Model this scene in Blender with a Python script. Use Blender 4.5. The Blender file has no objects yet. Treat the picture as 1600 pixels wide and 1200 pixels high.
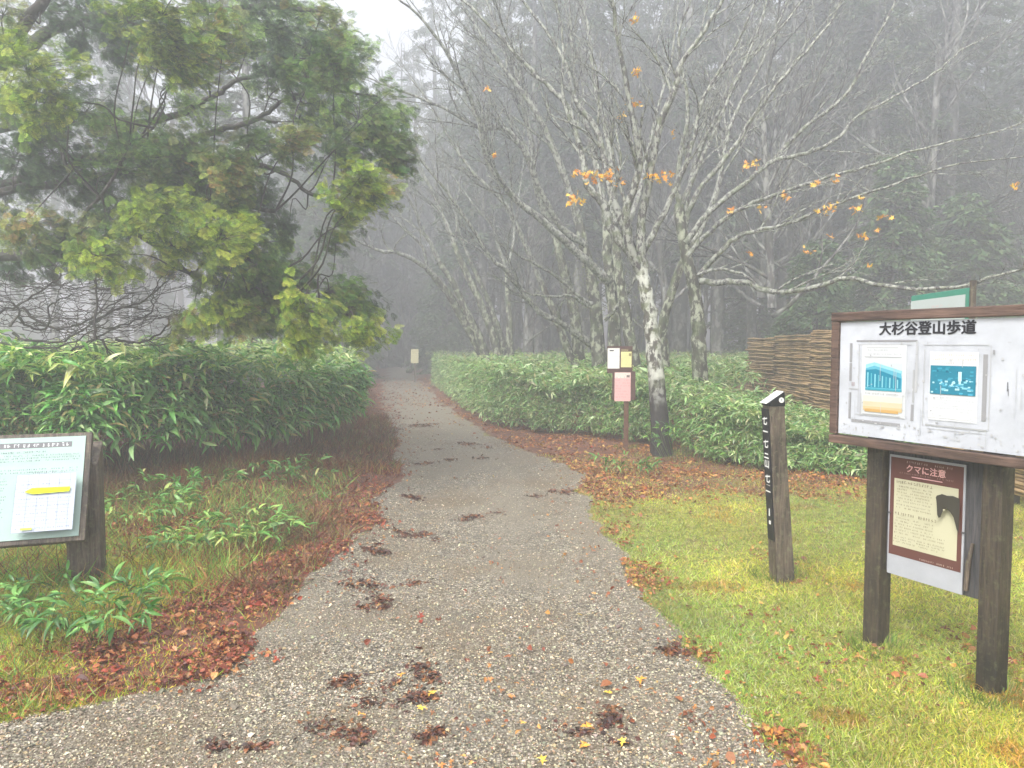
import bpy, math, random
import numpy as np
from mathutils import Vector, Matrix
rad = math.radians
S = bpy.context.scene
COL = S.collection
# ---------------------------------------------------------------- camera, world, sun, exposure
F_PX = 1155.0; PITCH = 3.12; CAMZ = 1.6
cam = bpy.data.cameras.new('camera'); co = bpy.data.objects.new('camera', cam); COL.objects.link(co)
cam.sensor_width = 36; cam.lens = 36 * F_PX / 1600; cam.clip_start = 0.05; cam.clip_end = 2000
co.location = (0, 0, CAMZ); co.rotation_euler = (rad(90 - PITCH), 0, 0)
S.camera = co
SUN_EL, SUN_AZ = 50, 215
w = bpy.data.worlds.new('World'); S.world = w; w.use_nodes = True
nt = w.node_tree; nt.nodes.clear()
sky = nt.nodes.new('ShaderNodeTexSky'); sky.sky_type = 'NISHITA'; sky.sun_disc = False
sky.sun_elevation = rad(SUN_EL); sky.sun_rotation = rad(SUN_AZ); sky.dust_density = 6; sky.air_density = 1.0; sky.ozone_density = 1.0
hs = nt.nodes.new('ShaderNodeHueSaturation'); hs.inputs['Saturation'].default_value = 0.22
bg = nt.nodes.new('ShaderNodeBackground'); bg.inputs['Strength'].default_value = 0.15
ow = nt.nodes.new('ShaderNodeOutputWorld')
nt.links.new(sky.outputs[0], hs.inputs['Color']); nt.links.new(hs.outputs[0], bg.inputs['Color']); nt.links.new(bg.outputs[0], ow.inputs['Surface'])
sl = bpy.data.lights.new('sun', 'SUN'); so = bpy.data.objects.new('sun', sl); COL.objects.link(so)
sl.energy = 1.4; sl.angle = rad(25); sl.color = (1, .97, .93)
so.rotation_euler = (rad(90 - SUN_EL), 0, rad(180 - SUN_AZ)); so.location = (0, 0, 40)
S.view_settings.view_transform = 'Standard'; S.view_settings.look = 'None'; S.view_settings.gamma = 1
S.view_settings.exposure = 1.55
S.render.engine = 'CYCLES'
S.cycles.max_bounces = 5; S.cycles.diffuse_bounces = 2; S.cycles.glossy_bounces = 1; S.cycles.transmission_bounces = 2
S.cycles.volume_bounces = 1; S.cycles.transparent_max_bounces = 4; S.cycles.caustics_reflective = False; S.cycles.caustics_refractive = False
HAZE = 0.0180
S.cycles.use_denoising = True

# ---------------------------------------------------------------- helpers
rs = np.random.RandomState(7); rnd = random.Random(11)
th = rad(PITCH); FW = np.array([0, math.cos(th), -math.sin(th)]); UPV = np.array([0, math.sin(th), math.cos(th)]); RT = np.array([1., 0, 0])
def ray(px, py): return FW + (px - 800) / F_PX * RT + (600 - py) / F_PX * UPV
def P(px, py, d):
    r = ray(px, py); return np.array([0, 0, CAMZ]) + r * (d / r[1])
def G0(px, py):
    r = ray(px, py); return np.array([0, 0, CAMZ]) + r * (CAMZ / -r[2])
def hash2(i, j, s):
    h = (i * 374761393 + j * 668265263 + s * 974634777) & 0xffffffff
    h = ((h ^ (h >> 13)) * 1274126177) & 0xffffffff
    return ((h ^ (h >> 16)) & 0xffff) / 65535.0
def noise(x, y, sc, s=0):
    x = np.asarray(x, float) / sc + 1000; y = np.asarray(y, float) / sc + 1000
    i = np.floor(x).astype(np.int64); j = np.floor(y).astype(np.int64); u = x - i; v = y - j
    u = u * u * (3 - 2 * u); v = v * v * (3 - 2 * v)
    return (hash2(i, j, s) * (1 - u) + hash2(i + 1, j, s) * u) * (1 - v) + (hash2(i, j + 1, s) * (1 - u) + hash2(i + 1, j + 1, s) * u) * v
def fbm(x, y, sc, s=0): return (noise(x, y, sc, s) * .55 + noise(x, y, sc / 2.1, s + 1) * .3 + noise(x, y, sc / 4.3, s + 2) * .15)
def sstep(a, b, v):
    t = np.clip((np.asarray(v, float) - a) / (b - a), 0, 1); return t * t * (3 - 2 * t)

class Geo:
    def __init__(s): s.V = []; s.F = {}; s.C = []; s.n = 0
    def add(s, V, F, c=(1, 1, 1)):
        V = np.asarray(V, float).reshape(-1, 3); c = np.asarray(c, float)
        if c.ndim == 1: c = np.tile(c, (len(V), 1))
        s.V.append(V); s.C.append(c)
        F = np.asarray(F, np.int64); s.F.setdefault(F.shape[1], []).append(F + s.n); s.n += len(V)
    def scatter(s, T, TF, pos, R, sc, col, TC=None):
        pos = np.asarray(pos, float); N = len(pos)
        if N == 0: return
        T = np.asarray(T, float); sc = np.asarray(sc, float)
        if sc.ndim == 1: sc = sc[:, None]
        if sc.shape[1] == 1: sc = np.repeat(sc, 3, 1)
        V = np.einsum('nij,nkj->nki', R, T[None] * sc[:, None, :]) + pos[:, None, :]
        n = len(T); c = np.repeat(np.asarray(col, float)[:, None, :], n, 1)
        if TC is not None: c = c * TC[None, :, None]
        for f in TF:
            f = np.asarray(f, np.int64)
            FF = (f[None] + (np.arange(N) * n)[:, None, None] + s.n).reshape(-1, f.shape[1])
            s.F.setdefault(f.shape[1], []).append(FF)
        s.V.append(V.reshape(-1, 3)); s.C.append(c.reshape(-1, 3)); s.n += N * n
    def tube(s, pts, r, sides=6, c=(1, 1, 1), cap=False):
        pts = np.asarray(pts, float); r = np.asarray(r, float); k = len(pts)
        t = np.gradient(pts, axis=0); t /= np.linalg.norm(t, axis=1)[:, None] + 1e-9
        a = np.array([0.31, .9, .17]); u = np.cross(t, a[None]); u /= np.linalg.norm(u, axis=1)[:, None] + 1e-9
        v = np.cross(t, u)
        an = np.arange(sides) * 2 * math.pi / sides
        V = pts[:, None] + r[:, None, None] * (np.cos(an)[None, :, None] * u[:, None] + np.sin(an)[None, :, None] * v[:, None])
        i = np.arange(k - 1)[:, None] * sides; j = np.arange(sides)[None]; j2 = (j + 1) % sides
        F = np.stack([i + j, i + j2, i + sides + j2, i + sides + j], -1).reshape(-1, 4)
        s.add(V.reshape(-1, 3), F, c)
    def box(s, c, h, M=None, col=(1, 1, 1)):
        V = np.array([[x, y, z] for x in (-1, 1) for y in (-1, 1) for z in (-1, 1)], float) * np.array(h)[None] + np.array(c)[None]
        if M is not None: V = V @ np.array(M).T
        s.add(V, [[0, 1, 3, 2], [4, 6, 7, 5], [0, 4, 5, 1], [2, 3, 7, 6], [0, 2, 6, 4], [1, 5, 7, 3]], col)
    def build(s, name, mat, parent=None, smooth=True, bevel=0, loc=None):
        me = bpy.data.meshes.new(name)
        V = np.concatenate(s.V); C = np.concatenate(s.C)
        me.vertices.add(len(V)); me.vertices.foreach_set('co', V.astype(np.float32).ravel())
        loops = []; starts = []; tot = 0
        for k, fl in s.F.items():
            f = np.concatenate(fl); loops.append(f.ravel()); starts.append(tot + np.arange(len(f)) * k); tot += f.size
        loops = np.concatenate(loops); starts = np.concatenate(starts)
        me.loops.add(len(loops)); me.loops.foreach_set('vertex_index', loops.astype(np.int32))
        me.polygons.add(len(starts)); me.polygons.foreach_set('loop_start', starts.astype(np.int32))
        me.polygons.foreach_set('use_smooth', np.full(len(starts), bool(smooth)))
        me.update(calc_edges=True)
        at = me.color_attributes.new('Col', 'FLOAT_COLOR', 'POINT')
        at.data.foreach_set('color', np.concatenate([C, np.ones((len(C), 1))], 1).astype(np.float32).ravel())
        me.materials.append(mat)
        o = bpy.data.objects.new(name, me); COL.objects.link(o)
        if parent: o.parent = parent
        if loc is not None: o.location = loc
        if bevel:
            b = o.modifiers.new('bevel', 'BEVEL'); b.width = bevel; b.segments = 2
        return o
def tag(o, label=None, cat=None, group=None, kind=None):
    if label: o['label'] = label
    if cat: o['category'] = cat
    if group: o['group'] = group
    if kind: o['kind'] = kind
    return o
def empty(name, loc, label, cat, rz=0, group=None):
    o = bpy.data.objects.new(name, None); COL.objects.link(o); o.location = loc; o.rotation_euler = (0, 0, rz); o.empty_display_size = .2
    return tag(o, label, cat, group)
def nrm(a): return a / (np.linalg.norm(a, axis=-1, keepdims=True) + 1e-9)
def basis(Y, Z):   # rotation matrices whose local y is Y and local z close to Z
    Y = nrm(Y); X = nrm(np.cross(Y, Z)); Z = np.cross(X, Y)
    return np.stack([X, Y, Z], -1)
def pal(cols, n, var=.15, r=rs):
    c = np.array(cols)[r.randint(0, len(cols), n)]
    return np.clip(c * (1 + r.uniform(-var, var, (n, 1)) + r.uniform(-var / 3, var / 3, (n, 3))), 0, 1)

# ---------------------------------------------------------------- materials
def newmat(name):
    m = bpy.data.materials.new(name); m.use_nodes = True; return m, m.node_tree, m.node_tree.nodes['Principled BSDF']
def N(t, typ, **kw):
    n = t.nodes.new(typ)
    for k, v in kw.items():
        if k in n.inputs: n.inputs[k].default_value = v
        else: setattr(n, k, v)
    return n
def ramp(t, fac, stops):
    r = t.nodes.new('ShaderNodeValToRGB'); e = r.color_ramp.elements
    while len(e) < len(stops): e.new(.5)
    for x, (p, c) in zip(e, stops): x.position = p; x.color = (*c, 1) if len(c) == 3 else c
    t.links.new(fac, r.inputs[0]); return r.outputs[0]
def mixc(t, a, b, f, mode='MIX'):
    m = t.nodes.new('ShaderNodeMix'); m.data_type = 'RGBA'; m.blend_type = mode
    for s_, v in ((m.inputs['Factor'], f), (m.inputs['A'], a), (m.inputs['B'], b)):
        if isinstance(v, (int, float)): s_.default_value = v
        elif isinstance(v, tuple): s_.default_value = (*v, 1)
        else: t.links.new(v, s_)
    return m.outputs['Result']
def tex_noise(t, sc, det=4, rough=.6, coord=None, stretch=None):
    tc = t.nodes.new('ShaderNodeTexCoord'); src = tc.outputs['Object'] if coord is None else coord
    if stretch:
        mp = t.nodes.new('ShaderNodeMapping'); mp.inputs['Scale'].default_value = stretch; t.links.new(src, mp.inputs[0]); src = mp.outputs[0]
    n = t.nodes.new('ShaderNodeTexNoise'); n.inputs['Scale'].default_value = sc; n.inputs['Detail'].default_value = det; n.inputs['Roughness'].default_value = rough
    t.links.new(src, n.inputs['Vector']); return n.outputs[0]
def bump(t, b, h, st=.5, dist=.01):
    n = t.nodes.new('ShaderNodeBump'); n.inputs['Strength'].default_value = st; n.inputs['Distance'].default_value = dist
    t.links.new(h, n.inputs['Height']); t.links.new(n.outputs[0], b.inputs['Normal'])
def attr(t, name='Col'):
    a = t.nodes.new('ShaderNodeAttribute'); a.attribute_name = name; return a
def leafmat(name, rough=.42, trans=.3, spec=.5):
    m, t, b = newmat(name); a = attr(t)
    t.links.new(a.outputs['Color'], b.inputs['Base Color']); b.inputs['Roughness'].default_value = rough; b.inputs['Specular IOR Level'].default_value = spec
    if trans:
        tr = t.nodes.new('ShaderNodeBsdfTranslucent'); mx = t.nodes.new('ShaderNodeMixShader'); mx.inputs[0].default_value = trans
        cc = mixc(t, a.outputs['Color'], (1.0, 1.25, .6), 1.0, 'MULTIPLY'); t.links.new(cc, tr.inputs[0])
        out = t.nodes['Material Output']; t.links.new(b.outputs[0], mx.inputs[1]); t.links.new(tr.outputs[0], mx.inputs[2]); t.links.new(mx.outputs[0], out.inputs[0])
    return m
def plain(name, col, rough=.6, nscale=12, var=.25, bmp=.2):
    m, t, b = newmat(name); n = tex_noise(t, nscale, 5); b.inputs['Specular IOR Level'].default_value = .22
    c = ramp(t, n, [(.3, tuple(x * (1 - var) for x in col)), (.7, tuple(min(1, x * (1 + var * .6)) for x in col))])
    t.links.new(c, b.inputs['Base Color']); b.inputs['Roughness'].default_value = rough
    if bmp: bump(t, b, n, bmp, .004)
    return m
def woodmat(name, dark, light, axis='z', moss=None, rough=.65):
    m, t, b = newmat(name)
    st = {'z': (22, 22, 1.6), 'x': (1.6, 22, 22), 'y': (22, 1.6, 22)}[axis]
    n = tex_noise(t, 3.0, 8, .65, stretch=st); n2 = tex_noise(t, 2.5, 4, .6); n3 = tex_noise(t, 30, 5, .7)
    c = ramp(t, n, [(.3, dark), (.5, tuple((a + q) / 2 for a, q in zip(dark, light))), (.68, light)])
    c = mixc(t, c, tuple(x * .45 for x in dark), ramp(t, n2, [(.45, (0, 0, 0)), (.7, (.8, .8, .8))]))
    n4 = tex_noise(t, 5.0, 6, .7, stretch={'z': (30, 30, .9), 'x': (.9, 30, 30), 'y': (30, .9, 30)}[axis]); c = mixc(t, c, tuple(x * .25 for x in dark), ramp(t, n4, [(.36, (1, 1, 1)), (.42, (0, 0, 0))]))
    if moss: c = mixc(t, c, moss, ramp(t, n3, [(.52, (0, 0, 0)), (.68, (.7, .7, .7))]))
    t.links.new(c, b.inputs['Base Color']); b.inputs['Roughness'].default_value = rough
    bump(t, b, n, .9, .006); return m
def barkmat(name, base, pale, moss, pale_amt=.5, sc=9, base_dark=None, zr=(0.3, 1.0)):
    m, t, b = newmat(name)
    n1 = tex_noise(t, sc, 6, .65, stretch=(1, 1, .55)); n2 = tex_noise(t, sc * 3.1, 5, .6, stretch=(1, 1, .4)); n3 = tex_noise(t, sc * .45, 4, .6)
    c = ramp(t, n2, [(.35, tuple(x * .55 for x in base)), (.65, base)])
    c = mixc(t, c, pale, ramp(t, n1, [(.56 - pale_amt * .2, (0, 0, 0)), (.63 - pale_amt * .2, (1, 1, 1))]))
    c = mixc(t, c, tuple(x * .8 for x in moss), ramp(t, n3, [(.5, (0, 0, 0)), (.62, (.75, .75, .75))]))
    if base_dark:
        g = t.nodes.new('ShaderNodeNewGeometry'); sp = t.nodes.new('ShaderNodeSeparateXYZ'); t.links.new(g.outputs['Position'], sp.inputs[0])
        ad = N(t, 'ShaderNodeMath', operation='MULTIPLY_ADD'); ad.inputs[1].default_value = .8; t.links.new(n1, ad.inputs[0]); t.links.new(sp.outputs[2], ad.inputs[2])
        mr = t.nodes.new('ShaderNodeMapRange'); mr.inputs[1].default_value = zr[0] + .4; mr.inputs[2].default_value = zr[1] + .4; t.links.new(ad.outputs[0], mr.inputs[0])
        dk = ramp(t, n2, [(.35, tuple(x * .6 for x in base_dark)), (.65, base_dark)])
        c = mixc(t, dk, c, mr.outputs[0])
    t.links.new(c, b.inputs['Base Color']); b.inputs['Roughness'].default_value = .75
    bump(t, b, n2, .7, .02); return m

M_leaf = leafmat('leaf'); M_sasa = leafmat('bamboo_leaf', .36, .3, .5); M_litter = leafmat('litter', .5, .1); M_grass = leafmat('grass', .6, .25)
M_needle = leafmat('conifer_leaf', .6, .25, .3); M_stone = leafmat('stone', .75, 0)
M_print = leafmat('print', .7, 0, .2)
M_bark_dark = barkmat('bark_dark', (.045, .035, .03), (.12, .11, .10), (.05, .06, .03), .1)
M_bark_pale = barkmat('bark_pale', (.09, .08, .065), (.46, .47, .41), (.12, .14, .06), .55, 12, (.03, .026, .024), (.72, 1.25))
M_bark_lich = barkmat('bark_lichen', (.065, .06, .045), (.32, .34, .25), (.10, .125, .055), .30, 11, (.045, .038, .03), (.4, 1.0))
M_bark_limb = barkmat('bark_limb', (.075, .068, .065), (.31, .32, .275), (.13, .155, .08), .5, 20)
M_bark_far = barkmat('bark_far', (.06, .055, .05), (.22, .22, .2), (.07, .075, .05), .35, 5)
M_wood_brown = woodmat('wood_frame', (.04, .022, .016), (.19, .115, .085), 'x')
M_wood_post = woodmat('wood_post', (.014, .010, .007), (.085, .062, .04), 'z', (.10, .10, .05))
M_wood_grey = woodmat('wood_grey', (.022, .016, .012), (.19, .145, .105), 'z', (.17, .17, .10))
M_wood_dark = woodmat('wood_backing', (.025, .028, .034), (.11, .10, .10), 'z')
M_slat = woodmat('wood_slat', (.20, .125, .06), (.50, .35, .18), 'y')

# ---------------------------------------------------------------- path outline (world y -> x of both edges)
PLp = [(0, 1130), (340, 1050), (440, 940), (555, 850), (625, 740), (618, 680), (592, 620), (603, 585), (612, 572)]
PRp = [(1240, 1200), (1060, 1000), (1030, 960), (950, 850), (900, 740), (765, 680), (702, 640), (657, 600), (650, 585), (645, 572)]
gl = np.array([G0(*p) for p in PLp]); gr = np.array([G0(*p) for p in PRp])
def xL(y): return np.interp(y, np.r_[0, 2.4, gl[:, 1], 90], np.r_[-5, -3.4, gl[:, 0], -18])
def xR(y): return np.interp(y, np.r_[0, gr[:, 1], 90], np.r_[1.3, gr[:, 0], -14])
def hedgeL(x):   # y of the front foot of the left thicket for a given x
    return np.interp(x, [-14, -6, -4.4, -3.6, -3.0, -2.6, -2.2], [5.8, 6.6, 7.3, 8.2, 9.6, 11.5, 14])
def hLx(y): return np.interp(y, [6, 8, 10, 12, 14, 20, 35, 60], [-3.7, -3.2, -2.65, -2.55, -2.95, -4.3, -7.3, -11.5])   # right side of the left thicket
def inL(x, y): return (x < hLx(y)) & (y > hedgeL(x))
def hRf(x): return np.interp(x, [-3.6, -3.0, -1.2, -.45, .6, 1.6, 2.4, 2.55, 3.1, 4.2, 5, 30], [36, 28, 18, 14.6, 13.0, 12.1, 11.4, 9.8, 9.1, 8.8, 8.6, 8.5])
def inR(x, y): return (y > hRf(x)) & (x > np.interp(y, [8, 14, 28, 36, 60], [1.8, -.55, -3.0, -4.2, -8]))
def hgt(x, y):
    p = sstep(-.1, .5, np.minimum(x - xL(y), xR(y) - x)); mc = (xL(y) + xR(y)) / 2; rut = np.exp(-((x - mc + .62) / .22) ** 2) + np.exp(-((x - mc - .62) / .22) ** 2)
    h = (fbm(x, y, 1.6, 3) - .5) * .05 + .02 * (1 - p) + .015 * (noise(x, y, .35, 9) - .5) * (1 - p)
    h = h + .10 * sstep(0.3, 2.5, xL(y) - x) + .05 * sstep(.5, 3, x - xR(y)) * sstep(4, 9, y)
    return h - 0.012 - .022 * rut * p + .012 * p * (noise(x, y, .22, 4) - .5)
def zones(x, y):
    n = fbm(x, y, .5, 21); n2 = fbm(x, y, 1.1, 31); n3 = noise(x, y, .16, 41)
    e = np.minimum(x - xL(y), xR(y) - x) + ((n - .5) * .45 + (n3 - .5) * .14) * np.clip(y / 8, .35, 1)
    path = sstep(-.06, .08, e)
    dl = xL(y) - x; dr = x - xR(y)
    lit = np.where(dl > -.3, (1 - sstep(.15, 1.1, dl + (n2 - .5) * 1.1)) * sstep(3.0, 3.6, y) * 1.15, 0)
    lit = np.maximum(lit, np.where(dl > 0, sstep(6.2, 7.2, y + (n - .5)) * .9, 0))                       # foot of the left thicket
    lit = np.maximum(lit, np.where(dl > 0, sstep(.56, .66, n2) * .5, 0))
    lit = np.maximum(lit, np.where(dr > -.4, (1 - sstep(.0, .34, dr + (n - .5) * .7)) * .45, 0))
    lit = np.maximum(lit, np.where(dr > 0, sstep(6.6, 9.2, y + (n2 - .5) * 3.4) * .78, 0))
    lit = np.maximum(lit, sstep(12, 22, y) * .8)
    lit = np.maximum(lit, np.where(dr > 0, .07 * sstep(.6, .74, noise(x, y, .5, 91)), 0)); lit = np.maximum(lit, (.22 * (x < 0) + .07) * sstep(.5, .75, n2)); lit = np.maximum(lit, .10 * sstep(.35, .7, noise(x, y, 1.3, 93)) * (e > 0))
    return path, np.clip(lit, 0, 1), n3

# ---------------------------------------------------------------- ground
def axis_pts(lo, a, b, step, hi, g=1.16):
    c = list(np.arange(a, b + 1e-6, step)); s = step; v = b
    while v < hi: s *= g; v += s; c.append(v)
    s = step; v = a; l = []
    while v > lo: s *= g; v -= s; l.append(v)
    return np.array(l[::-1] + c)
gx = axis_pts(-110, -7, 6, .06, 110); gy = axis_pts(-40, 1.2, 16, .06, 120)
X, Y = np.meshgrid(gx, gy); Z = hgt(X, Y)
pth, lit, _ = zones(X, Y)
nx, ny = len(gx), len(gy)
i = np.arange(ny - 1)[:, None] * nx + np.arange(nx - 1)[None]
g = Geo(); g.add(np.stack([X, Y, Z], -1).reshape(-1, 3), np.stack([i, i + 1, i + nx + 1, i + nx], -1).reshape(-1, 4), np.stack([pth, lit, np.clip(sstep(8, 19, Y) * .75 + .6 * sstep(.5, .68, fbm(X, Y, 1.5, 61)) * (Y > 4) + .35 * sstep(.55, .7, fbm(X, Y, .8, 62)) + .6 * np.exp(-((X - (xL(Y) + xR(Y)) / 2 - .25) / .28) ** 2) * sstep(3.5, 5.5, Y) * fbm(X, Y, .5, 63) * 1.3, 0, .85)], -1).reshape(-1, 3))
m, t, b = newmat('ground')
a = attr(t); sp = t.nodes.new('ShaderNodeSeparateColor'); t.links.new(a.outputs['Color'], sp.inputs[0])
tc = t.nodes.new('ShaderNodeTexCoord')
vo = t.nodes.new('ShaderNodeTexVoronoi'); vo.inputs['Scale'].default_value = 75; t.links.new(tc.outputs['Object'], vo.inputs['Vector'])
vo2 = t.nodes.new('ShaderNodeTexVoronoi'); vo2.inputs['Scale'].default_value = 160; t.links.new(tc.outputs['Object'], vo2.inputs['Vector'])
sv = t.nodes.new('ShaderNodeSeparateColor'); t.links.new(vo.outputs['Color'], sv.inputs[0])
grav = ramp(t, sv.outputs[0], [(0, (.09, .078, .058)), (.35, (.19, .172, .13)), (.7, (.32, .29, .225)), (.93, (.48, .44, .36)), (1, (.62, .58, .5))])
gap = ramp(t, vo.outputs['Distance'], [(.35, (1, 1, 1)), (.62, (.45, .42, .38))])
grav = mixc(t, grav, gap, 1.0, 'MULTIPLY')
nb = tex_noise(t, .9, 5, .65); nb2 = tex_noise(t, 2.2, 6, .7); nf = tex_noise(t, 14, 6, .7)
grav = mixc(t, grav, (.15, .115, .07), ramp(t, nb, [(.45, (0, 0, 0)), (.62, (.85, .85, .85))]))
grav = mixc(t, grav, (.085, .08, .07), ramp(t, nb2, [(.52, (0, 0, 0)), (.72, (.55, .55, .55))]))
grav = mixc(t, grav, (.205, .18, .135), sp.outputs[2])
litc = ramp(t, nf, [(.3, (.045, .02, .012)), (.5, (.13, .05, .028)), (.7, (.22, .11, .05))])
grn = ramp(t, nf, [(.3, (.06, .06, .018)), (.5, (.19, .20, .035)), (.72, (.36, .36, .07))])
grn = mixc(t, grn, (.17, .10, .045), ramp(t, nb2, [(.5, (0, 0, 0)), (.68, (.7, .7, .7))]))
def thr(v, nn, k=.5):
    q = N(t, 'ShaderNodeMath', operation='MULTIPLY_ADD'); t.links.new(nn, q.inputs[0]); q.inputs[1].default_value = k; t.links.new(v, q.inputs[2])
    r_ = t.nodes.new('ShaderNodeMapRange'); r_.inputs[1].default_value = .42 + k * .5 ; r_.inputs[2].default_value = .58 + k * .5; t.links.new(q.outputs[0], r_.inputs[0]); return r_.outputs[0]
side = mixc(t, grn, litc, thr(sp.outputs[1], nf, .6))
c = mixc(t, side, grav, thr(sp.outputs[0], nf, .5))
t.links.new(c, b.inputs['Base Color']); b.inputs['Roughness'].default_value = .7
hm = mixc(t, nf, vo.outputs['Distance'], sp.outputs[0]); bump(t, b, hm, .8, .012)
ground = g.build('ground', m); tag(ground, kind='structure')

# ---------------------------------------------------------------- loose surface stuff
def sampY(n, y0, y1, p=1.4):   # denser towards the camera
    u = rs.rand(n); q = 1 - p
    return (y0 ** q + u * (y1 ** q - y0 ** q)) ** (1 / q)
def onground(x, y, dz=0): return np.stack([x, y, hgt(x, y) + dz], -1)
# pebbles
oc = np.array([[1, 0, 0], [-1, 0, 0], [0, 1, 0], [0, -1, 0], [0, 0, 1], [0, 0, -1], [.7, .7, .35], [-.7, .6, .4], [.6, -.75, .3], [-.65, -.7, .3]], float)
from mathutils import geometry
import bmesh
def hull(pts):
    bm = bmesh.new()
    for p in pts: bm.verts.new(p)
    bmesh.ops.convex_hull(bm, input=bm.verts); bm.verts.ensure_lookup_table(); bmesh.ops.triangulate(bm, faces=bm.faces)
    V = np.array([v.co[:] for v in bm.verts]); bm.verts.index_update(); Fc = np.array([[v.index for v in f.verts] for f in bm.faces]); bm.free(); return V, Fc
g = Geo()
for q in range(5):
    pts = nrm(rs.normal(size=(11, 3))) * rs.uniform(.8, 1.1, (11, 1)) * np.array([1, .8, .55]); HV, HF = hull(pts)
    n = 26000; y = sampY(n, 2.2, 16, 2.0); x = rs.uniform(-3.6, 1.6, n); p_, l_, _ = zones(x, y); keep = (p_ > .4) | (rs.rand(n) < .02 * (x > -3)); x = x[keep]; y = y[keep]; n = len(x)
    an = rs.uniform(0, 6.28, n); R = basis(np.stack([np.cos(an), np.sin(an), rs.normal(0, .25, n)], -1), np.stack([rs.normal(0, .3, n), rs.normal(0, .3, n), np.ones(n)], -1))
    kq = rs.rand(n) > .55 * sstep(3.5, 5.5, y) * np.exp(-((x - (xL(y) + xR(y)) / 2 - .25) / .35) ** 2) - 0; s_ = np.where(kq, 1, .5) * np.exp(rs.normal(math.log(.0052), .40, n)); s_ = np.clip(s_, .003, .026)
    cl = pal([(.30, .285, .25), (.24, .225, .20), (.42, .40, .35), (.16, .15, .135), (.33, .27, .19), (.50, .48, .42), (.11, .10, .09), (.24, .18, .13), (.20, .19, .17), (.30, .29, .25)], n, .3) * (.62 + .55 * fbm(x, y, .9, 33))[:, None] * np.array([[1.30, 1.20, .98]])
    g.scatter(HV, [HF], onground(x, y, 0) + np.array([0, 0, .002]), R, s_, cl)
tag(g.build('gravel_stones', M_stone, smooth=False), 'grey and beige crushed gravel stones scattered over the path', 'gravel', kind='stuff')
# leaf litter
def leaf_template(nseg=3, wid=.36, fold=.12, curl=.12):
    V = []; F = []
    for k in range(nseg + 1):
        u = k / nseg; ww = wid * math.sin(math.pi * min(1, u * .92 + .06)) ; z = -curl * u * u
        V += [[-ww, u, z + fold * ww * 2], [0, u, z], [ww, u, z + fold * ww * 2]]
    for k in range(nseg):
        o_ = 3 * k; F += [[o_, o_ + 1, o_ + 4, o_ + 3], [o_ + 1, o_ + 2, o_ + 5, o_ + 4]]
    return np.array(V), [np.array(F)]
def maple_template():
    V = [[0, .1, 0]]; 
    for k in range(11):
        a_ = math.radians(-150 + 30 * k); r_ = (.62 if k % 2 == 0 else .26) * (1.1 if k == 5 else 1)
        V.append([math.sin(a_) * r_, .1 + math.cos(a_) * r_, .1 * math.sin(k * 2.3)])
    return np.array(V), [np.array([[0, k + 1, k + 2] for k in range(10)])]
LT, LF = leaf_template(3, .38, .2, .3); MT, MF = maple_template()
BROWN = [(.24, .06, .025), (.14, .035, .018), (.32, .10, .035), (.10, .03, .018), (.36, .15, .05), (.26, .045, .02), (.42, .22, .08), (.18, .04, .02)]
ORANGE = [(.48, .22, .05), (.38, .15, .04), (.50, .30, .08), (.30, .11, .04), (.26, .09, .04)]
def flatR(n, tilt=.45, up=.0):
    an = rs.uniform(0, 6.28, n); return basis(np.stack([np.cos(an), np.sin(an), rs.normal(up, tilt * .6, n)], -1), np.stack([rs.normal(0, tilt, n), rs.normal(0, tilt, n), np.ones(n)], -1))
g = Geo()
n = 420000; y = sampY(n, 2.6, 34, 1.5); x = rs.uniform(-1, 1, n) * (2.4 + .45 * y) - .1 * y; p_, l_, _ = zones(x, y)
keep = (rs.rand(n) < l_ * (1 - p_ * (.95 - .5 * sstep(10, 20, y))) * (.1 + 1.2 * sstep(.3, .7, fbm(x, y, .35, 77)))); x = x[keep]; y = y[keep]; n = len(x)
right = (x > (xL(y) + xR(y)) / 2)
c = pal(BROWN, n, .3); co_ = pal(ORANGE + [(.24, .1, .05)], n, .3); c = np.where((right & (rs.rand(n) < .75))[:, None], co_, c)
mp = rs.rand(n) < .5
P_ = onground(x, y, .008) + np.stack([x * 0, y * 0, rs.uniform(0, .02, n)], -1); s_ = np.clip(np.exp(rs.normal(math.log(.017), .4, n)), .008, .045) * (1 + .035 * y)
R = flatR(n, .65)
g.scatter(LT, LF, P_[mp], R[mp], s_[mp] * 1.2, c[mp]); g.scatter(MT, MF, P_[~mp], R[~mp], s_[~mp], c[~mp])
tag(g.build('leaf_litter', M_litter, smooth=False), 'red brown and orange fallen leaves lying along both sides of the path', 'fallen leaves', kind='stuff')
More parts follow.
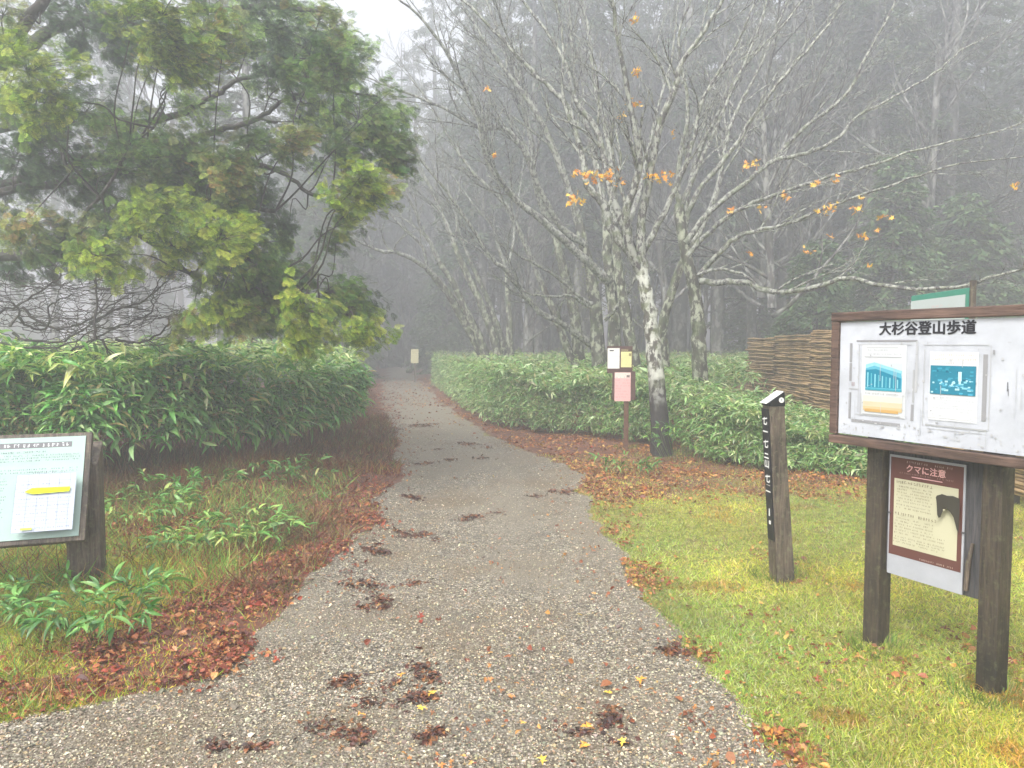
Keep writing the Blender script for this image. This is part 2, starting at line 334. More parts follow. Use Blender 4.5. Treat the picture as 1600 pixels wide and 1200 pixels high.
# grass and moss blades
BT = np.array([[-.5, 0, 0], [.5, 0, 0], [-.38, .5, .05], [.38, .5, .05], [0, .95, .32]]); BT[:, 1], BT[:, 2] = BT[:, 2].copy(), BT[:, 1].copy()
BF = [np.array([[0, 1, 3, 2]]), np.array([[2, 3, 4]])]
def blades(g, n, yr, xf, hgt_, wid, cols, wfun, p=1.6, lean=.5):
    y = sampY(n, *yr, p); x = xf(y, rs.rand(n)); k = rs.rand(n) < wfun(x, y); x = x[k]; y = y[k]; n = len(x)
    an = rs.uniform(0, 6.28, n)
    Zd = np.stack([rs.normal(0, lean, n), rs.normal(0, lean, n), np.ones(n)], -1); Yd = np.stack([np.cos(an), np.sin(an), np.zeros(n)], -1)
    R = basis(Yd, Zd); Zn = nrm(Zd); Xn = nrm(np.cross(Yd, Zn)); R = np.stack([Xn, np.cross(Zn, Xn), Zn], -1)
    h_ = hgt_ * rs.uniform(.5, 1.5, n); sc = np.stack([wid * rs.uniform(.7, 1.3, n) * (1 + .05 * y), h_, h_], -1)
    patch = fbm(x, y, .7, 55)[:, None]
    c = pal(cols, n, .25) * (.45 + 1.0 * patch) * (1 + (fbm(x, y, 1.0, 57)[:, None] - .5) * np.array([[.9, .35, -.4]])) * np.where(noise(x, y, .28, 66)[:, None] > .8, np.array([[.9, .62, .6]]), 1.0)
    g.scatter(BT, BF, onground(x, y, -.003), R, sc, c)
g = Geo()
YG = [(.50, .53, .08), (.42, .48, .07), (.58, .56, .14), (.30, .40, .07), (.62, .54, .26), (.22, .33, .06), (.42, .30, .11), (.54, .55, .07)]
def wR(x, y):
    p_, l_, n3 = zones(x, y); return (x > xR(y) - .1) * (1 - p_) * (1 - l_ * .5) * (.45 + .55 * n3) * (y < 12)
blades(g, 330000, (1.8, 10.5), lambda y, u: xR(y) - .1 + u * (1.5 + .55 * y), .033, .0036, YG, wR, 1.5, .95)
blades(g, 70000, (1.8, 10.5), lambda y, u: xR(y) + u * (1.5 + .55 * y), .055, .0028, YG + [(.4, .3, .14), (.3, .17, .08)], lambda x, y: wR(x, y) * sstep(.42, .6, fbm(x, y, .45, 88)), 1.5, .8)
def wL(x, y):
    p_, l_, n3 = zones(x, y); return (x < xL(y) + .1) * (1 - p_) * (1 - l_ * .75) * (.4 + .6 * n3) * (y < 8.5)
GL = [(.54, .54, .06), (.36, .46, .05), (.20, .36, .05), (.66, .54, .05), (.46, .20, .06), (.44, .50, .07)]
blades(g, 190000, (2.4, 8.2), lambda y, u: xL(y) + .1 - u * (1.2 + .55 * y), .032, .0035, GL, wL, 1.3, .7)
blades(g, 26000, (2.6, 8.2), lambda y, u: xL(y) + .1 - u * (1.2 + .55 * y), .10, .004, [(.14, .30, .05), (.28, .38, .07), (.46, .34, .12), (.34, .14, .06)], lambda x, y: wL(x, y) * sstep(.45, .6, fbm(x, y, .4, 98)), 1.3, .6)
blades(g, 15000, (4.6, 9.0), lambda y, u: xL(y) - .2 - u * (1.0 + .55 * y), .16, .0055, [(.16, .36, .06), (.28, .46, .08), (.48, .50, .12), (.42, .18, .08), (.2, .4, .09)], lambda x, y: (x < xL(y) - .5) * (y < hedgeL(x) + .2) * (.12 + .88 * sstep(.45, .58, fbm(x, y, .55, 96))), 1.1, .75)
for (tx_, ty_, tr_, tn_) in [(1.9, 3.8, .11, 260), (2.18, 3.3, .11, 260), (1.83, 5.0, .12, 240), (-2.8, 4.8, .16, 320), (1.7, 11.0, .12, 120), (2.1, 10.35, .3, 200)]:
    a_ = rs.uniform(0, 6.28, tn_); q_ = tr_ * rs.uniform(.6, 1.5, tn_); x_ = tx_ + q_ * np.cos(a_); y_ = ty_ + q_ * np.sin(a_); Zd = nrm(np.stack([np.cos(a_) * .45 + rs.normal(0, .35, tn_), np.sin(a_) * .45 + rs.normal(0, .35, tn_), np.ones(tn_)], -1))
    Xn = nrm(np.cross(np.stack([np.sin(a_), np.cos(a_), np.zeros(tn_)], -1), Zd)); h_ = rs.uniform(.04, .12, tn_); g.scatter(BT, BF, onground(x_, y_, -.003), np.stack([Xn, np.cross(Zd, Xn), Zd], -1), np.stack([np.full(tn_, .004), h_, h_], -1), pal([(.16, .28, .05), (.26, .36, .06), (.10, .18, .04), (.36, .30, .12)], tn_, .25))
tag(g.build('grass', M_grass), 'short yellow green grass and moss on both verges', 'grass', kind='stuff')
# dead reddish stems at the foot of the left thicket
g = Geo()
RD = [(.20, .065, .03), (.12, .04, .02), (.27, .12, .05), (.38, .25, .11), (.15, .09, .035), (.18, .055, .03), (.16, .22, .05)]
blades(g, 70000, (4.6, 9.8), lambda y, u: xL(y) + .05 - u * 6, .24, .004, RD, lambda x, y: (x < xL(y)) * (1 - zones(x, y)[0]) * (sstep(-2.1, -.5, y - hedgeL(x) + (fbm(x, y, .6, 12) - .5) * 1.6) * .9 + .06 + .5 * sstep(.5, .6, fbm(x, y, .5, 13)) * (y < 6.5) * (x > xL(y) - .9)), 1.1, .7)
blades(g, 9000, (9, 16), lambda y, u: xL(y) + .05 - u * 1.5, .14, .006, RD, lambda x, y: (x < xL(y)) * (1 - zones(x, y)[0]) * .8, 1.1, .7)
tag(g.build('dead_stems', M_grass), 'rust brown dead stems and grass along the foot of the left bamboo thicket', 'dead grass', kind='stuff')

# ---------------------------------------------------------------- dwarf bamboo thickets
def sasa_leaf(n=5, w_=.085, droop=.32):
    V = []; F = []
    for k in range(n + 1):
        u = k / n; ww = w_ * (math.sin(math.pi * (u ** .75)) ** .8 if 0 < u < 1 else 0) + .002; z = .12 * math.sin(u * 2) - droop * u * u
        V += [[-ww, u * (1 - .12 * u), z + ww * .35], [0, u * (1 - .12 * u), z], [ww, u * (1 - .12 * u), z + ww * .35]]
    for k in range(n):
        o_ = 3 * k; F += [[o_, o_ + 1, o_ + 4, o_ + 3], [o_ + 1, o_ + 2, o_ + 5, o_ + 4]]
    return np.array(V), [np.array(F)]
ST, SF = sasa_leaf(); ST2, SF2 = np.array([[0, 0, 0], [-.085, .45, .02], [.085, .45, .02], [0, .9, -.2]]), [np.array([[0, 2, 3, 1]])]
def heads(g, pos, out, size, cols, near, nl=6, gstem=None):
    """whorls of drooping leaves: pos (n,3), out (n,3) the way each head leans"""
    n = len(pos)
    for k in range(nl):
        a_ = rs.uniform(-1.5, 1.5, n); side = np.cross(out, [0, 0, 1.]); side = nrm(side)
        d = nrm(out) * np.cos(a_)[:, None] + side * np.sin(a_)[:, None] + np.array([0, 0, 1.]) * rs.uniform(-.75, .6, n)[:, None]
        R = basis(d, np.array([0, 0, 1.]) + rs.normal(0, .35, (n, 3)))
        s_ = size * rs.uniform(.6, 1.15, n); c = cols(n); s_ = s_ * np.exp(rs.normal(0, .22, n))
        g.scatter(ST if near else ST2, SF if near else SF2, pos + rs.normal(0, .012, (n, 3)), R, s_, c)
def fan(px_, py_): return None
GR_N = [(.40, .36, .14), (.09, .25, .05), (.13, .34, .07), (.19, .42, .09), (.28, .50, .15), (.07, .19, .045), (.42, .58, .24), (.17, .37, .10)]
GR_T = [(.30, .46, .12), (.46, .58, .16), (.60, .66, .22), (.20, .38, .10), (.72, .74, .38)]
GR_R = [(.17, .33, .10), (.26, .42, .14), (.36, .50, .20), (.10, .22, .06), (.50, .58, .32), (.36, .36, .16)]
g = Geo(); gs = Geo()
# front of the left thicket
n = 8500; x = rs.uniform(-9, -2.1, n); dpt = np.abs(rs.normal(0, .5, n)); y = hedgeL(x) + dpt - .35 + 1.3 * (fbm(x, x * 0, 1.0, 71) - .45); z = hgt(x, y)
top = 1.20 + .10 * noise(x, y, .8, 5) ; top = top * (.74 + .48 * noise(x, y * .3, .55, 6)); zz = rs.uniform(.24, 1.0, n) ** .8 * top; kp = (x < hLx(y) + .1) & (rs.rand(n) < sstep(.30, .72, zz + .5 * (noise(x, zz, .5, 8) - .5))) ; x, y, z, zz = x[kp], y[kp], z[kp], zz[kp]; n = len(x)
out = np.stack([rs.normal(.25, .5, n), -np.ones(n) * .8, rs.normal(0, .3, n)], -1)
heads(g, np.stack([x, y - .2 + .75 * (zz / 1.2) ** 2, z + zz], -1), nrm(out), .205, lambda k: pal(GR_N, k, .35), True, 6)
# its side along the path
n = 2400; y = rs.uniform(8, 24, n) ** 1.0; x = hLx(y) - np.abs(rs.normal(0, .35, n)); z = hgt(x, y); zz = rs.uniform(.25, 1, n) ** .7 * (1.18 + .1 * noise(x, y, .8, 5))
keep = y > hedgeL(x); x, y, z, zz = x[keep], y[keep], z[keep], zz[keep]; n = len(x)
out = np.stack([np.ones(n) * .8, rs.normal(-.5, .5, n), rs.normal(0, .3, n)], -1)
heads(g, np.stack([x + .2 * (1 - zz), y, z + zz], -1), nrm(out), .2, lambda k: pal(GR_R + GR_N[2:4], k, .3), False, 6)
# top surface, thinning with distance
n = 22000; y = sampY(n, 6.3, 55, 1.7); x = rs.uniform(-1, 1, n) * (4 + .75 * y) - .5 * y; keep = inL(x, y); x, y = x[keep], y[keep]; n = len(x)
zz = .88 + .5 * noise(x, y, .9, 5) + .26 * rs.rand(n); out = np.stack([rs.normal(0, 1, n), rs.normal(-.4, 1, n), np.ones(n) * .25], -1)
nr = y < 13
cT = lambda k: pal(GR_T, k, .3)
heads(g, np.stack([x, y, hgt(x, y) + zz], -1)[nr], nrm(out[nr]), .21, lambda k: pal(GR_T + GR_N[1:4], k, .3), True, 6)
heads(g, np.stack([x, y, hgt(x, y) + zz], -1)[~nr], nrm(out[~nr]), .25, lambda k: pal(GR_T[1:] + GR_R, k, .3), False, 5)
stL = tag(g.build('bamboo_thicket', M_sasa), 'tall thicket of broad leaved dwarf bamboo left of the path', 'dwarf bamboo', kind='stuff')
n = 2200; x = rs.uniform(-9, -2.0, n); y = hedgeL(x) + rs.uniform(-.1, 1.3, n)
for q in range(n):
    if x[q] > hLx(y[q]): continue
    a_ = np.array([x[q], y[q], 0.0]); a_[2] = hgt(x[q], y[q]) - .01; tp = a_ + np.array([rs.normal(.02, .22), rs.normal(-.15, .2), rs.uniform(.3, 1.0)]); md = (a_ + tp) / 2 + np.array([rs.normal(0, .04), .04, 0])
    c_ = [(.22, .11, .06), (.14, .07, .04), (.28, .2, .1), (.12, .13, .05)][q % 4]; gs.tube([a_, md, tp], [.0035, .003, .0015], 3, c_)
gs.build('culms', M_grass, stL)
# right thicket
g = Geo(); 
def topR(x, y): return (1 - .3 * sstep(2.9, 3.6, x) * (y < 13)) * np.interp(y - hRf(x) * 0, [8, 10, 12, 14, 18, 30], [.62, .72, .88, 1.0, 1.08, 1.1]) * (.9 + .25 * noise(x, y, .7, 15))
n = 12000; x = rs.uniform(-3.2, 7.5, n); y = hRf(x) + np.abs(rs.normal(0, .35, n)) - .1 + .9 * (fbm(x, x * 0, 1.0, 72) - .5); z = hgt(x, y); zz = rs.uniform(.05, 1, n) ** .75 * topR(x, y)
out = np.stack([rs.normal(-.3, .6, n), -np.ones(n) * .8, rs.normal(.1, .35, n)], -1); nr = y < 12.5
ps = np.stack([x, y - .25 + .8 * (zz / topR(x, y)) ** 1.6, z + zz], -1)
heads(g, ps[nr], nrm(out[nr]), .125, lambda k: pal(GR_R + [(.2, .34, .08)], k, .35), True, 6)
heads(g, ps[~nr], nrm(out[~nr]), .135, lambda k: pal(GR_R, k, .3), False, 6)
n = 42000; y = sampY(n, 8.7, 60, 1.6); x = rs.uniform(-.45, 1, n) * (1 + .8 * y); keep = inR(x, y) & ((x < 4.5) | (y > 15.5)); x, y = x[keep], y[keep]; n = len(x)
zz = topR(x, y) * rs.uniform(.8, 1.05, n); out = np.stack([rs.normal(0, 1, n), rs.normal(-.5, 1, n), np.ones(n) * .3], -1); nr = y < 12.5
ps = np.stack([x, y, hgt(x, y) + zz], -1)
heads(g, ps[nr], nrm(out[nr]), .13, lambda k: pal(GR_R, k, .3), True, 6)
heads(g, ps[~nr], nrm(out[~nr]), .2, lambda k: pal(GR_R + GR_R[2:], k, .3), False, 5)
tag(g.build('bamboo_thicket', M_sasa), 'lower thicket of small leaved dwarf bamboo right of the path below the bare trees', 'dwarf bamboo', kind='stuff')
# single bamboo plants growing on the left verge and beside the right tree
def plant(px_, py_, size, nh, label, cols, spread=.16):
    q = G0(px_, py_); q[2] = float(hgt(q[0], q[1])); r_ = empty('bamboo_plant', q, label, 'plant', group='small bamboo plants on the verges')
    g = Geo(); gs = Geo(); ps = []; ou = []
    for k in range(int(nh * 1.9)):
        a_ = rs.uniform(0, 6.28); rr = spread * math.sqrt(rs.rand()); b0 = np.array([rr * math.cos(a_), rr * math.sin(a_), -.01]); tp = b0 * 1.5 + np.array([0, 0, rs.uniform(.5, 1) * size]); 
        gs.tube([b0, (b0 + tp) / 2 + rs.normal(0, .01, 3), tp], [.003, .0025, .002], 3, (.15, .2, .06)); ps.append(tp); ou.append([math.cos(a_), math.sin(a_), .3])
    heads(g, np.array(ps), nrm(np.array(ou)), .12, lambda k: pal(cols, k, .25), True, 6)
    g.build('foliage', M_sasa, r_); gs.build('stem', M_grass, r_)
BR = [(.09, .24, .05), (.14, .32, .07), (.2, .38, .1), (.06, .16, .04)]
plant(165, 985, .20, 22, 'bright green bamboo clump just below the tilted sign post', BR, .26)
plant(60, 975, .17, 14, 'green bamboo tuft at the left edge under the tilted sign', BR, .22)
plant(330, 865, .22, 20, 'small green bamboo plant among rusty stems between sign and path', BR + GR_T[:2], .28)
plant(240, 830, .25, 14, 'bamboo sprigs immediately right of the tilted sign post', BR + GR_T[:2], .25)
plant(400, 850, .24, 18, 'bamboo sprigs nearest the rusty leaf edge left of the path', BR + GR_T[:2], .3)
plant(290, 800, .3, 20, 'taller bamboo sprigs close under the left thicket', BR + GR_N[:3], .35)
plant(460, 760, .28, 16, 'bamboo sprigs at the right foot of the left thicket', BR + GR_N[:3], .3)
plant(1080, 722, .5, 34, 'fresh green bamboo clump at the right foot of the pale tree', BR + [(.24, .38, .08)], .42)
plant(975, 740, .2, 12, 'low bamboo tuft below the papers post', BR, .3)

# ---------------------------------------------------------------- wet leaf clumps and single leaves on the path
spots = [(645, 1050, .15, 'wet brown leaf clump with orange maple leaves in the near path centre'), (662, 1095, .12, 'wet dark leaf clump with orange leaves, nearer one of the central pair'), (505, 1140, .20, 'long rusty leaf clump low on the left of the path'),
         (945, 1120, .13, 'dark wet leaf clump with an orange leaf low on the right of the path'), (680, 1145, .05, 'small brown leaf clump at the bottom centre of the path'), (535, 1050, .07, 'small rust leaf clump left of the central pair'),
         (600, 910, .22, 'curved drift of rust leaves by the left path edge'), (590, 940, .10, 'small rust leaf clump just below the curved drift'), (655, 832, .17, 'dark red leaf clump left of the path middle'), (748, 806, .14, 'dark leaf clump on the middle of the path'),
         (705, 718, .30, 'dark leaf clump on the far path near its bend'), (742, 695, .35, 'dark leaf strip beyond the far clump'), (590, 858, .14, 'rust leaf clump beside the left path edge'), (665, 665, .5, 'faint leaf strip far up the path'),
         (365, 1160, .07, 'small rust leaf clump near the bottom left of the path'), (1050, 1015, .08, 'dark leaf clump against the right path edge'), (640, 775, .15, 'leaf clump against the left path edge further up'), (860, 768, .2, 'thin leaf strip right of the path middle')]
for px_, py_, rad_, lab in spots:
    q = G0(px_, py_); g = Geo(); n = int(130 + 500 * rad_); nb_ = rs.randint(4, 8); bc = rs.normal(0, .62, (nb_, 2)) * rad_ * np.array([1.4, .75]); bi = rs.randint(0, nb_, n); xy = bc[bi] + rs.normal(0, .26, (n, 2)) * rad_ * rs.choice([.6, 1, 2.2], (n, 1), p=[.5, .35, .15]); x = xy[:, 0]; y = xy[:, 1]; rr = np.hypot(x, y).clip(0, rad_ * 1.4); ang = rs.uniform(-.5, .9); x, y = x * math.cos(ang) - y * math.sin(ang), x * math.sin(ang) + y * math.cos(ang)
    Z_ = hgt(x + q[0], y + q[1]) + .004 + rs.uniform(0, .02, n) * (1 - rr / rad_ / 1.5)
    s_ = rs.uniform(.010, .03, n) * (1 + .03 * q[1]); c = pal([(.08, .03, .02), (.13, .045, .025), (.06, .03, .025), (.19, .075, .03), (.26, .11, .04), (.05, .03, .02)], n, .35); mp = rs.rand(n) < .6; R = flatR(n, .5)
    pp = np.stack([x, y, Z_], -1)
    g.scatter(LT, LF, pp[mp], R[mp], s_[mp], c[mp]); g.scatter(MT, MF, pp[~mp], R[~mp], s_[~mp], c[~mp])
    o = g.build('leaf_clump', M_litter, None, False, loc=(q[0], q[1], 0)); tag(o, lab, 'fallen leaves', 'leaf clumps on the gravel path')
OR1 = [(.75, .33, .05), (.7, .45, .06), (.62, .24, .07)]
lv = [(628, 1060, .055, 0, 'orange maple leaf on the upper left of the central clump'), (672, 1085, .06, 1, 'yellow maple leaf on the right of the central clump'), (660, 1112, .055, 1, 'golden maple leaf at the bottom of the central clump'), (565, 1120, .05, 0, 'orange leaf at the tip of the long rusty clump'),
      (1003, 1062, .07, 0, 'large orange maple leaf right of the path centre'), (950, 1078, .05, 1, 'yellowish leaf left of the large orange one'), (915, 1140, .06, 0, 'orange leaf by the dark clump low on the right'), (910, 1165, .06, 0, 'orange leaf at the very bottom right of centre'),
      (970, 1160, .05, 1, 'pale yellow leaf near the bottom of the path'), (800, 1087, .045, 2, 'reddish orange leaf on the open gravel'), (692, 1190, .05, 2, 'red leaf cut by the bottom edge of the view'), (768, 1065, .04, 2, 'dull red leaf right of the central clump'), (1225, 1155, .06, 1, 'yellow leaf at the foot of the right verge'), (845, 1190, .05, 1, 'tan leaf at the bottom centre right')]
for px_, py_, s_, ci, lab in lv:
    q = G0(px_, py_); g = Geo(); g.scatter(MT, MF, np.zeros((1, 3)), flatR(1, .25), np.array([s_ * .8]), np.array([OR1[ci]]))
    zt = .035 if 'clump' in lab and 'right of the central' not in lab else .018
    o = g.build('fallen_leaf', M_litter, None, False, loc=(q[0], q[1], float(hgt(q[0], q[1])) + zt)); tag(o, lab, 'leaf', 'bright leaves on the gravel path')

# ---------------------------------------------------------------- bare trees
def smooth(pts, k=3):
    pts = np.asarray(pts, float); n = len(pts)
    if n < 3: return pts
    p = np.vstack([2 * pts[0] - pts[1], pts, 2 * pts[-1] - pts[-2]]); out = []
    for i in range(1, n):
        for q in range(k):
            t = q / k; a, b, c, d = p[i - 1], p[i], p[i + 1], p[i + 2]
            out.append(.5 * ((2 * b) + (c - a) * t + (2 * a - 5 * b + 4 * c - d) * t * t + (3 * b - a - 3 * c + d) * t ** 3))
    out.append(pts[-1]); return np.array(out)
def twig(g, a, d, L, r, lvl, c, up=.25, dens=1.0, tips=None, r_=rnd, minr=.0022):
    k = 6 if lvl > 1 else 4
    pts = [np.array(a, float)]; dd = np.array(d, float) / (np.linalg.norm(d) + 1e-9); bend = np.array([r_.gauss(0, .10), r_.gauss(0, .10), 0])
    for i in range(k):
        dd = dd + bend + np.array([r_.gauss(0, .12), r_.gauss(0, .12), r_.gauss(0, .10) + up * .22]); dd /= np.linalg.norm(dd); pts.append(pts[-1] + dd * L / k)
    rr = np.linspace(r, max(minr, r * .3), k + 1); g.tube(pts, rr, 5 if lvl > 1 and r > .02 else 3, c)
    if tips is not None and lvl <= 1: tips.append(pts[-1])
    if lvl > 0:
        m_ = max(2, int((3 + 4 * r_.random()) * dens * min(1.6, max(.6, L))))
        for q in range(m_):
            f = .2 + .78 * (q + r_.random()) / m_; x = f * k; i = min(k - 1, int(x)); b_ = pts[i] + (pts[i + 1] - pts[i]) * (x - i); t = pts[i + 1] - pts[i]; t /= np.linalg.norm(t)
            s = np.cross(t, [r_.gauss(0, 1), r_.gauss(0, 1), r_.gauss(0, 1)]); s /= np.linalg.norm(s) + 1e-9; an = r_.uniform(.28, .72)
            nd = t * math.cos(an) + s * math.sin(an); nd[2] += up * .4
            twig(g, b_, nd, L * r_.uniform(.32, .62) * (1.15 - .5 * f), max(minr, rr[i] * .62), lvl - 1, c, up, dens, tips, r_, minr)
def limb(g, px, d0, d1, r0, r1, lvl=2, n=9, sub=1.3, c=(1, 1, 1), tips=None, start=.25, up=.25, sides=8, dens=1.0, wob=.0, start_pt=None):
    L_ = len(px); cum = np.r_[0, np.cumsum([math.hypot(px[i + 1][0] - px[i][0], px[i + 1][1] - px[i][1]) for i in range(L_ - 1)])]; cum /= cum[-1]
    pts = np.array([P(p[0], p[1], d0 + (d1 - d0) * cum[i]) for i, p in enumerate(px)])
    if start_pt is not None: pts[0] = start_pt
    pts = smooth(pts, 4); k = len(pts); r0 = r0 * (1.2 if n > 8 and r0 > .03 else 1); pts[1:-1] += rs.normal(0, wob + .008, (k - 2, 3))
    rr = r0 + (r1 - r0) * np.linspace(0, 1, k) ** .8; g.tube(pts, rr, sides, c)
    for q in range(n):
        f = start + (1 - start) * (q + rnd.random()) / n; x = f * (k - 1); i = min(k - 2, int(x)); b_ = pts[i] + (pts[i + 1] - pts[i]) * (x - i); t = nrm(pts[i + 1] - pts[i])
        s = nrm(np.cross(t, rs.normal(size=3))); an = rnd.uniform(.28, .75); nd = t * math.cos(an) + s * math.sin(an); nd[2] += up * .5
        twig(g, b_, nd, sub * rnd.uniform(.5, 1.2) * (1.2 - .5 * f), rr[i] * .5, lvl, c, up, dens, tips)
    return pts, rr
def leafbunch(g, px_, py_, d, r, n, cols=ORANGE):
    q = P(px_, py_, d); pp = q + rs.normal(0, r * .5, (n, 3)) * np.array([1, 1, .6]); R = basis(np.stack([rs.normal(0, 1, n), rs.normal(0, 1, n), rs.normal(-.5, .6, n)], -1), rs.normal(0, 1, (n, 3)))
    g.scatter(MT, MF, pp, R, rs.uniform(.05, .085, n), pal(cols, n, .2))
OL = [(.9, .42, .04), (.95, .58, .06), (.85, .33, .04), (.8, .5, .08)]
# pale tree beside the papers post
T = empty('bare_tree', G0(1035, 718), 'pale barked bare tree with a dark wet foot, just right of the papers post', 'tree', group='bare broadleaf trees')
iv = T.location.copy()
def tb(g, name, mat, T): o = g.build(name, mat, T); o.matrix_parent_inverse = Matrix.Translation(-T.location); return o
g = Geo(); limb(g, [(1033, 728), (1034, 700), (1030, 650), (1026, 600), (1021, 545), (1017, 500), (1008, 455), (1003, 420)], 10.35, 10.6, .15, .088, n=0, sides=14)
g.tube([P(1033, 735, 10.35), P(1034, 712, 10.35), P(1033, 690, 10.35)], [.20, .165, .148], 14)
tb(g, 'trunk', M_bark_pale, T)
g = Geo(); tips = []
limb(g, [(1003, 425), (985, 395), (955, 355), (947, 355 - 30), (919, 289), (905, 224), (882, 159), (840, 121), (784, 61), (723, 0), (660, -50)], 10.6, 11.6, .075, .012, 2, 12, 1.4, tips=tips)
limb(g, [(1004, 430), (985, 390), (980, 327), (999, 261), (989, 187), (966, 65), (957, 0), (950, -60)], 10.6, 9.8, .07, .014, 2, 12, 1.2, tips=tips)
limb(g, [(1005, 420), (1000, 370), (1012, 290), (1030, 200), (1055, 140), (1062, 107), (1100, 47), (1130, 0), (1150, -40)], 10.6, 10.2, .065, .014, 2, 10, 1.2, tips=tips)
limb(g, [(988, 390), (955, 300), (933, 205), (896, 154), (882, 93), (817, 0), (790, -40)], 10.6, 11.8, .055, .012, 2, 11, 1.2, tips=tips)
limb(g, [(1003, 395), (1040, 330), (1080, 230), (1100, 150), (1150, 70), (1180, 0)], 10.6, 11.0, .045, .01, 2, 10, 1.1, tips=tips)
limb(g, [(905, 224), (880, 150), (880, 60), (868, 0)], 10.9, 11.3, .03, .01, 1, 7, .9, tips=tips)
tb(g, 'crown', M_bark_limb, T)
g = Geo()
for px_, py_, d, r, n in [(895, 312, 10.3, .14, 26), (925, 275, 10.4, .16, 22), (950, 272, 10.4, .14, 22), (968, 285, 10.4, .10, 12), (900, 268, 10.5, .07, 7), (1022, 275, 10.3, .12, 14), (1045, 272, 10.3, .12, 16), (993, 112, 10.2, .10, 12), (985, 32, 10.1, .10, 9), (990, 160, 10.2, .10, 10), (972, 182, 10.3, .10, 9), (1050, 210, 10.6, .05, 4), (762, 138, 11.4, .06, 4), (772, 240, 11.6, .07, 5)]:
    leafbunch(g, px_, py_, d, r, n, OL)
tb(g, 'foliage', M_litter, T)
# second pale tree with the long level branch
T = empty('bare_tree', G0(1095, 668), 'bare tree with a long pale branch reaching level behind the notice board', 'tree', group='bare broadleaf trees')
g = Geo(); limb(g, [(1098, 690), (1096, 650), (1094, 590), (1092, 540), (1090, 500), (1087, 465), (1080, 430), (1066, 365), (1062, 320)], 12.6, 12.8, .16, .085, n=0, sides=14)
tb(g, 'trunk', M_bark_lich, T)
g = Geo(); tips = []
limb(g, [(1092, 440), (1110, 440), (1168, 442), (1190, 452), (1230, 456), (1290, 443), (1325, 434), (1365, 443), (1430, 452), (1500, 447), (1560, 430), (1620, 415)], 12.5, 9.6, .050, .016, 2, 9, 1.0, c=(1, 1, 1), tips=tips, up=.05)
limb(g, [(1090, 430), (1104, 425), (1125, 420), (1160, 428), (1180, 443)], 12.5, 12.0, .035, .02, 1, 3, .6)
limb(g, [(1092, 432), (1120, 400), (1150, 372), (1180, 360), (1230, 350), (1290, 325), (1360, 300), (1420, 280), (1500, 255), (1600, 245)], 12.6, 10.5, .042, .008, 2, 13, 1.2, up=.12, tips=tips)
limb(g, [(1075, 400), (1100, 370), (1150, 330), (1210, 305), (1300, 275), (1350, 262), (1440, 232), (1540, 210), (1600, 190)], 12.7, 11.5, .042, .008, 2, 13, 1.2, up=.12, tips=tips)
limb(g, [(1070, 380), (1110, 330), (1170, 282), (1210, 250), (1260, 240), (1310, 215), (1340, 182), (1400, 150), (1460, 115), (1500, 80), (1560, 50)], 12.7, 13, .045, .01, 2, 14, 1.3, up=.2, tips=tips)
limb(g, [(1066, 365), (1090, 300), (1140, 240), (1200, 150), (1260, 80), (1300, 30), (1320, -20)], 12.8, 12.2, .045, .012, 2, 12, 1.3, tips=tips)
limb(g, [(1064, 350), (1085, 260), (1110, 200), (1160, 110), (1230, 30), (1270, -20)], 12.8, 13.5, .045, .012, 2, 12, 1.2, tips=tips)
limb(g, [(1210, 250), (1250, 205), (1320, 150), (1350, 95), (1390, 20), (1410, -20)], 12.9, 12.6, .035, .012, 2, 10, 1.1, tips=tips)
limb(g, [(1062, 330), (1060, 260), (1075, 170), (1060, 60), (1080, 0)], 12.8, 12.4, .05, .012, 2, 10, 1.2, tips=tips)
limb(g, [(1062, 325), (1100, 240), (1180, 60), (1200, -10)], 12.8, 13.2, .04, .012, 2, 10, 1.2, tips=tips)
tb(g, 'crown', M_bark_limb, T)
g = Geo()
for px_, py_, d, r, n in [(1165, 258, 12.4, .10, 10), (1180, 256, 12.4, .10, 9), (1140, 328, 12.4, .08, 7), (1228, 307, 11.8, .13, 14), (1274, 285, 11.5, .08, 7), (1305, 284, 11.4, .09, 8), (1296, 326, 11.4, .15, 24), (1340, 326, 11.2, .12, 10), (1378, 340, 11.2, .10, 8), (1298, 370, 11.2, .05, 3), (1345, 368, 11.0, .12, 9), (1372, 358, 11.0, .06, 4), (1262, 392, 11.2, .08, 6), (1175, 395, 11.8, .06, 3), (1357, 414, 11, .05, 3), (1590, 288, 10.5, .08, 5), (1190, 325, 12, .08, 4), (1345, 310, 11.2, .06, 3)]:
    leafbunch(g, px_, py_, d, r, n, OL)
tb(g, 'foliage', M_litter, T)
# mossy many-stemmed tree behind the papers post
T = empty('bare_tree', G0(930, 612), 'mossy bare tree of many stems directly behind the papers post', 'tree', group='bare broadleaf trees')
g = Geo(); MO = (1, 1, 1)
for px, d0, d1, r0, r1 in [([(912, 620), (905, 560), (895, 480), (880, 420), (868, 370)], 17, 17.3, .17, .09), ([(935, 625), (935, 560), (930, 480), (922, 420), (905, 350)], 16, 16.4, .19, .1), ([(965, 625), (962, 560), (958, 480), (950, 410), (948, 350)], 15.5, 15.8, .17, .09),
                           ([(1000, 640), (990, 560), (975, 480), (966, 420), (960, 350)], 15, 15, .15, .08), ([(1050, 640), (1040, 580), (1035, 520), (1045, 470), (1062, 420), (1085, 380)], 15, 14.5, .13, .07), ([(925, 620), (900, 575), (870, 500), (845, 440)], 16.6, 17, .12, .07)]:
    limb(g, px, d0, d1, r0, r1, n=0, sides=9)
tb(g, 'trunk', M_bark_lich, T)
g = Geo()
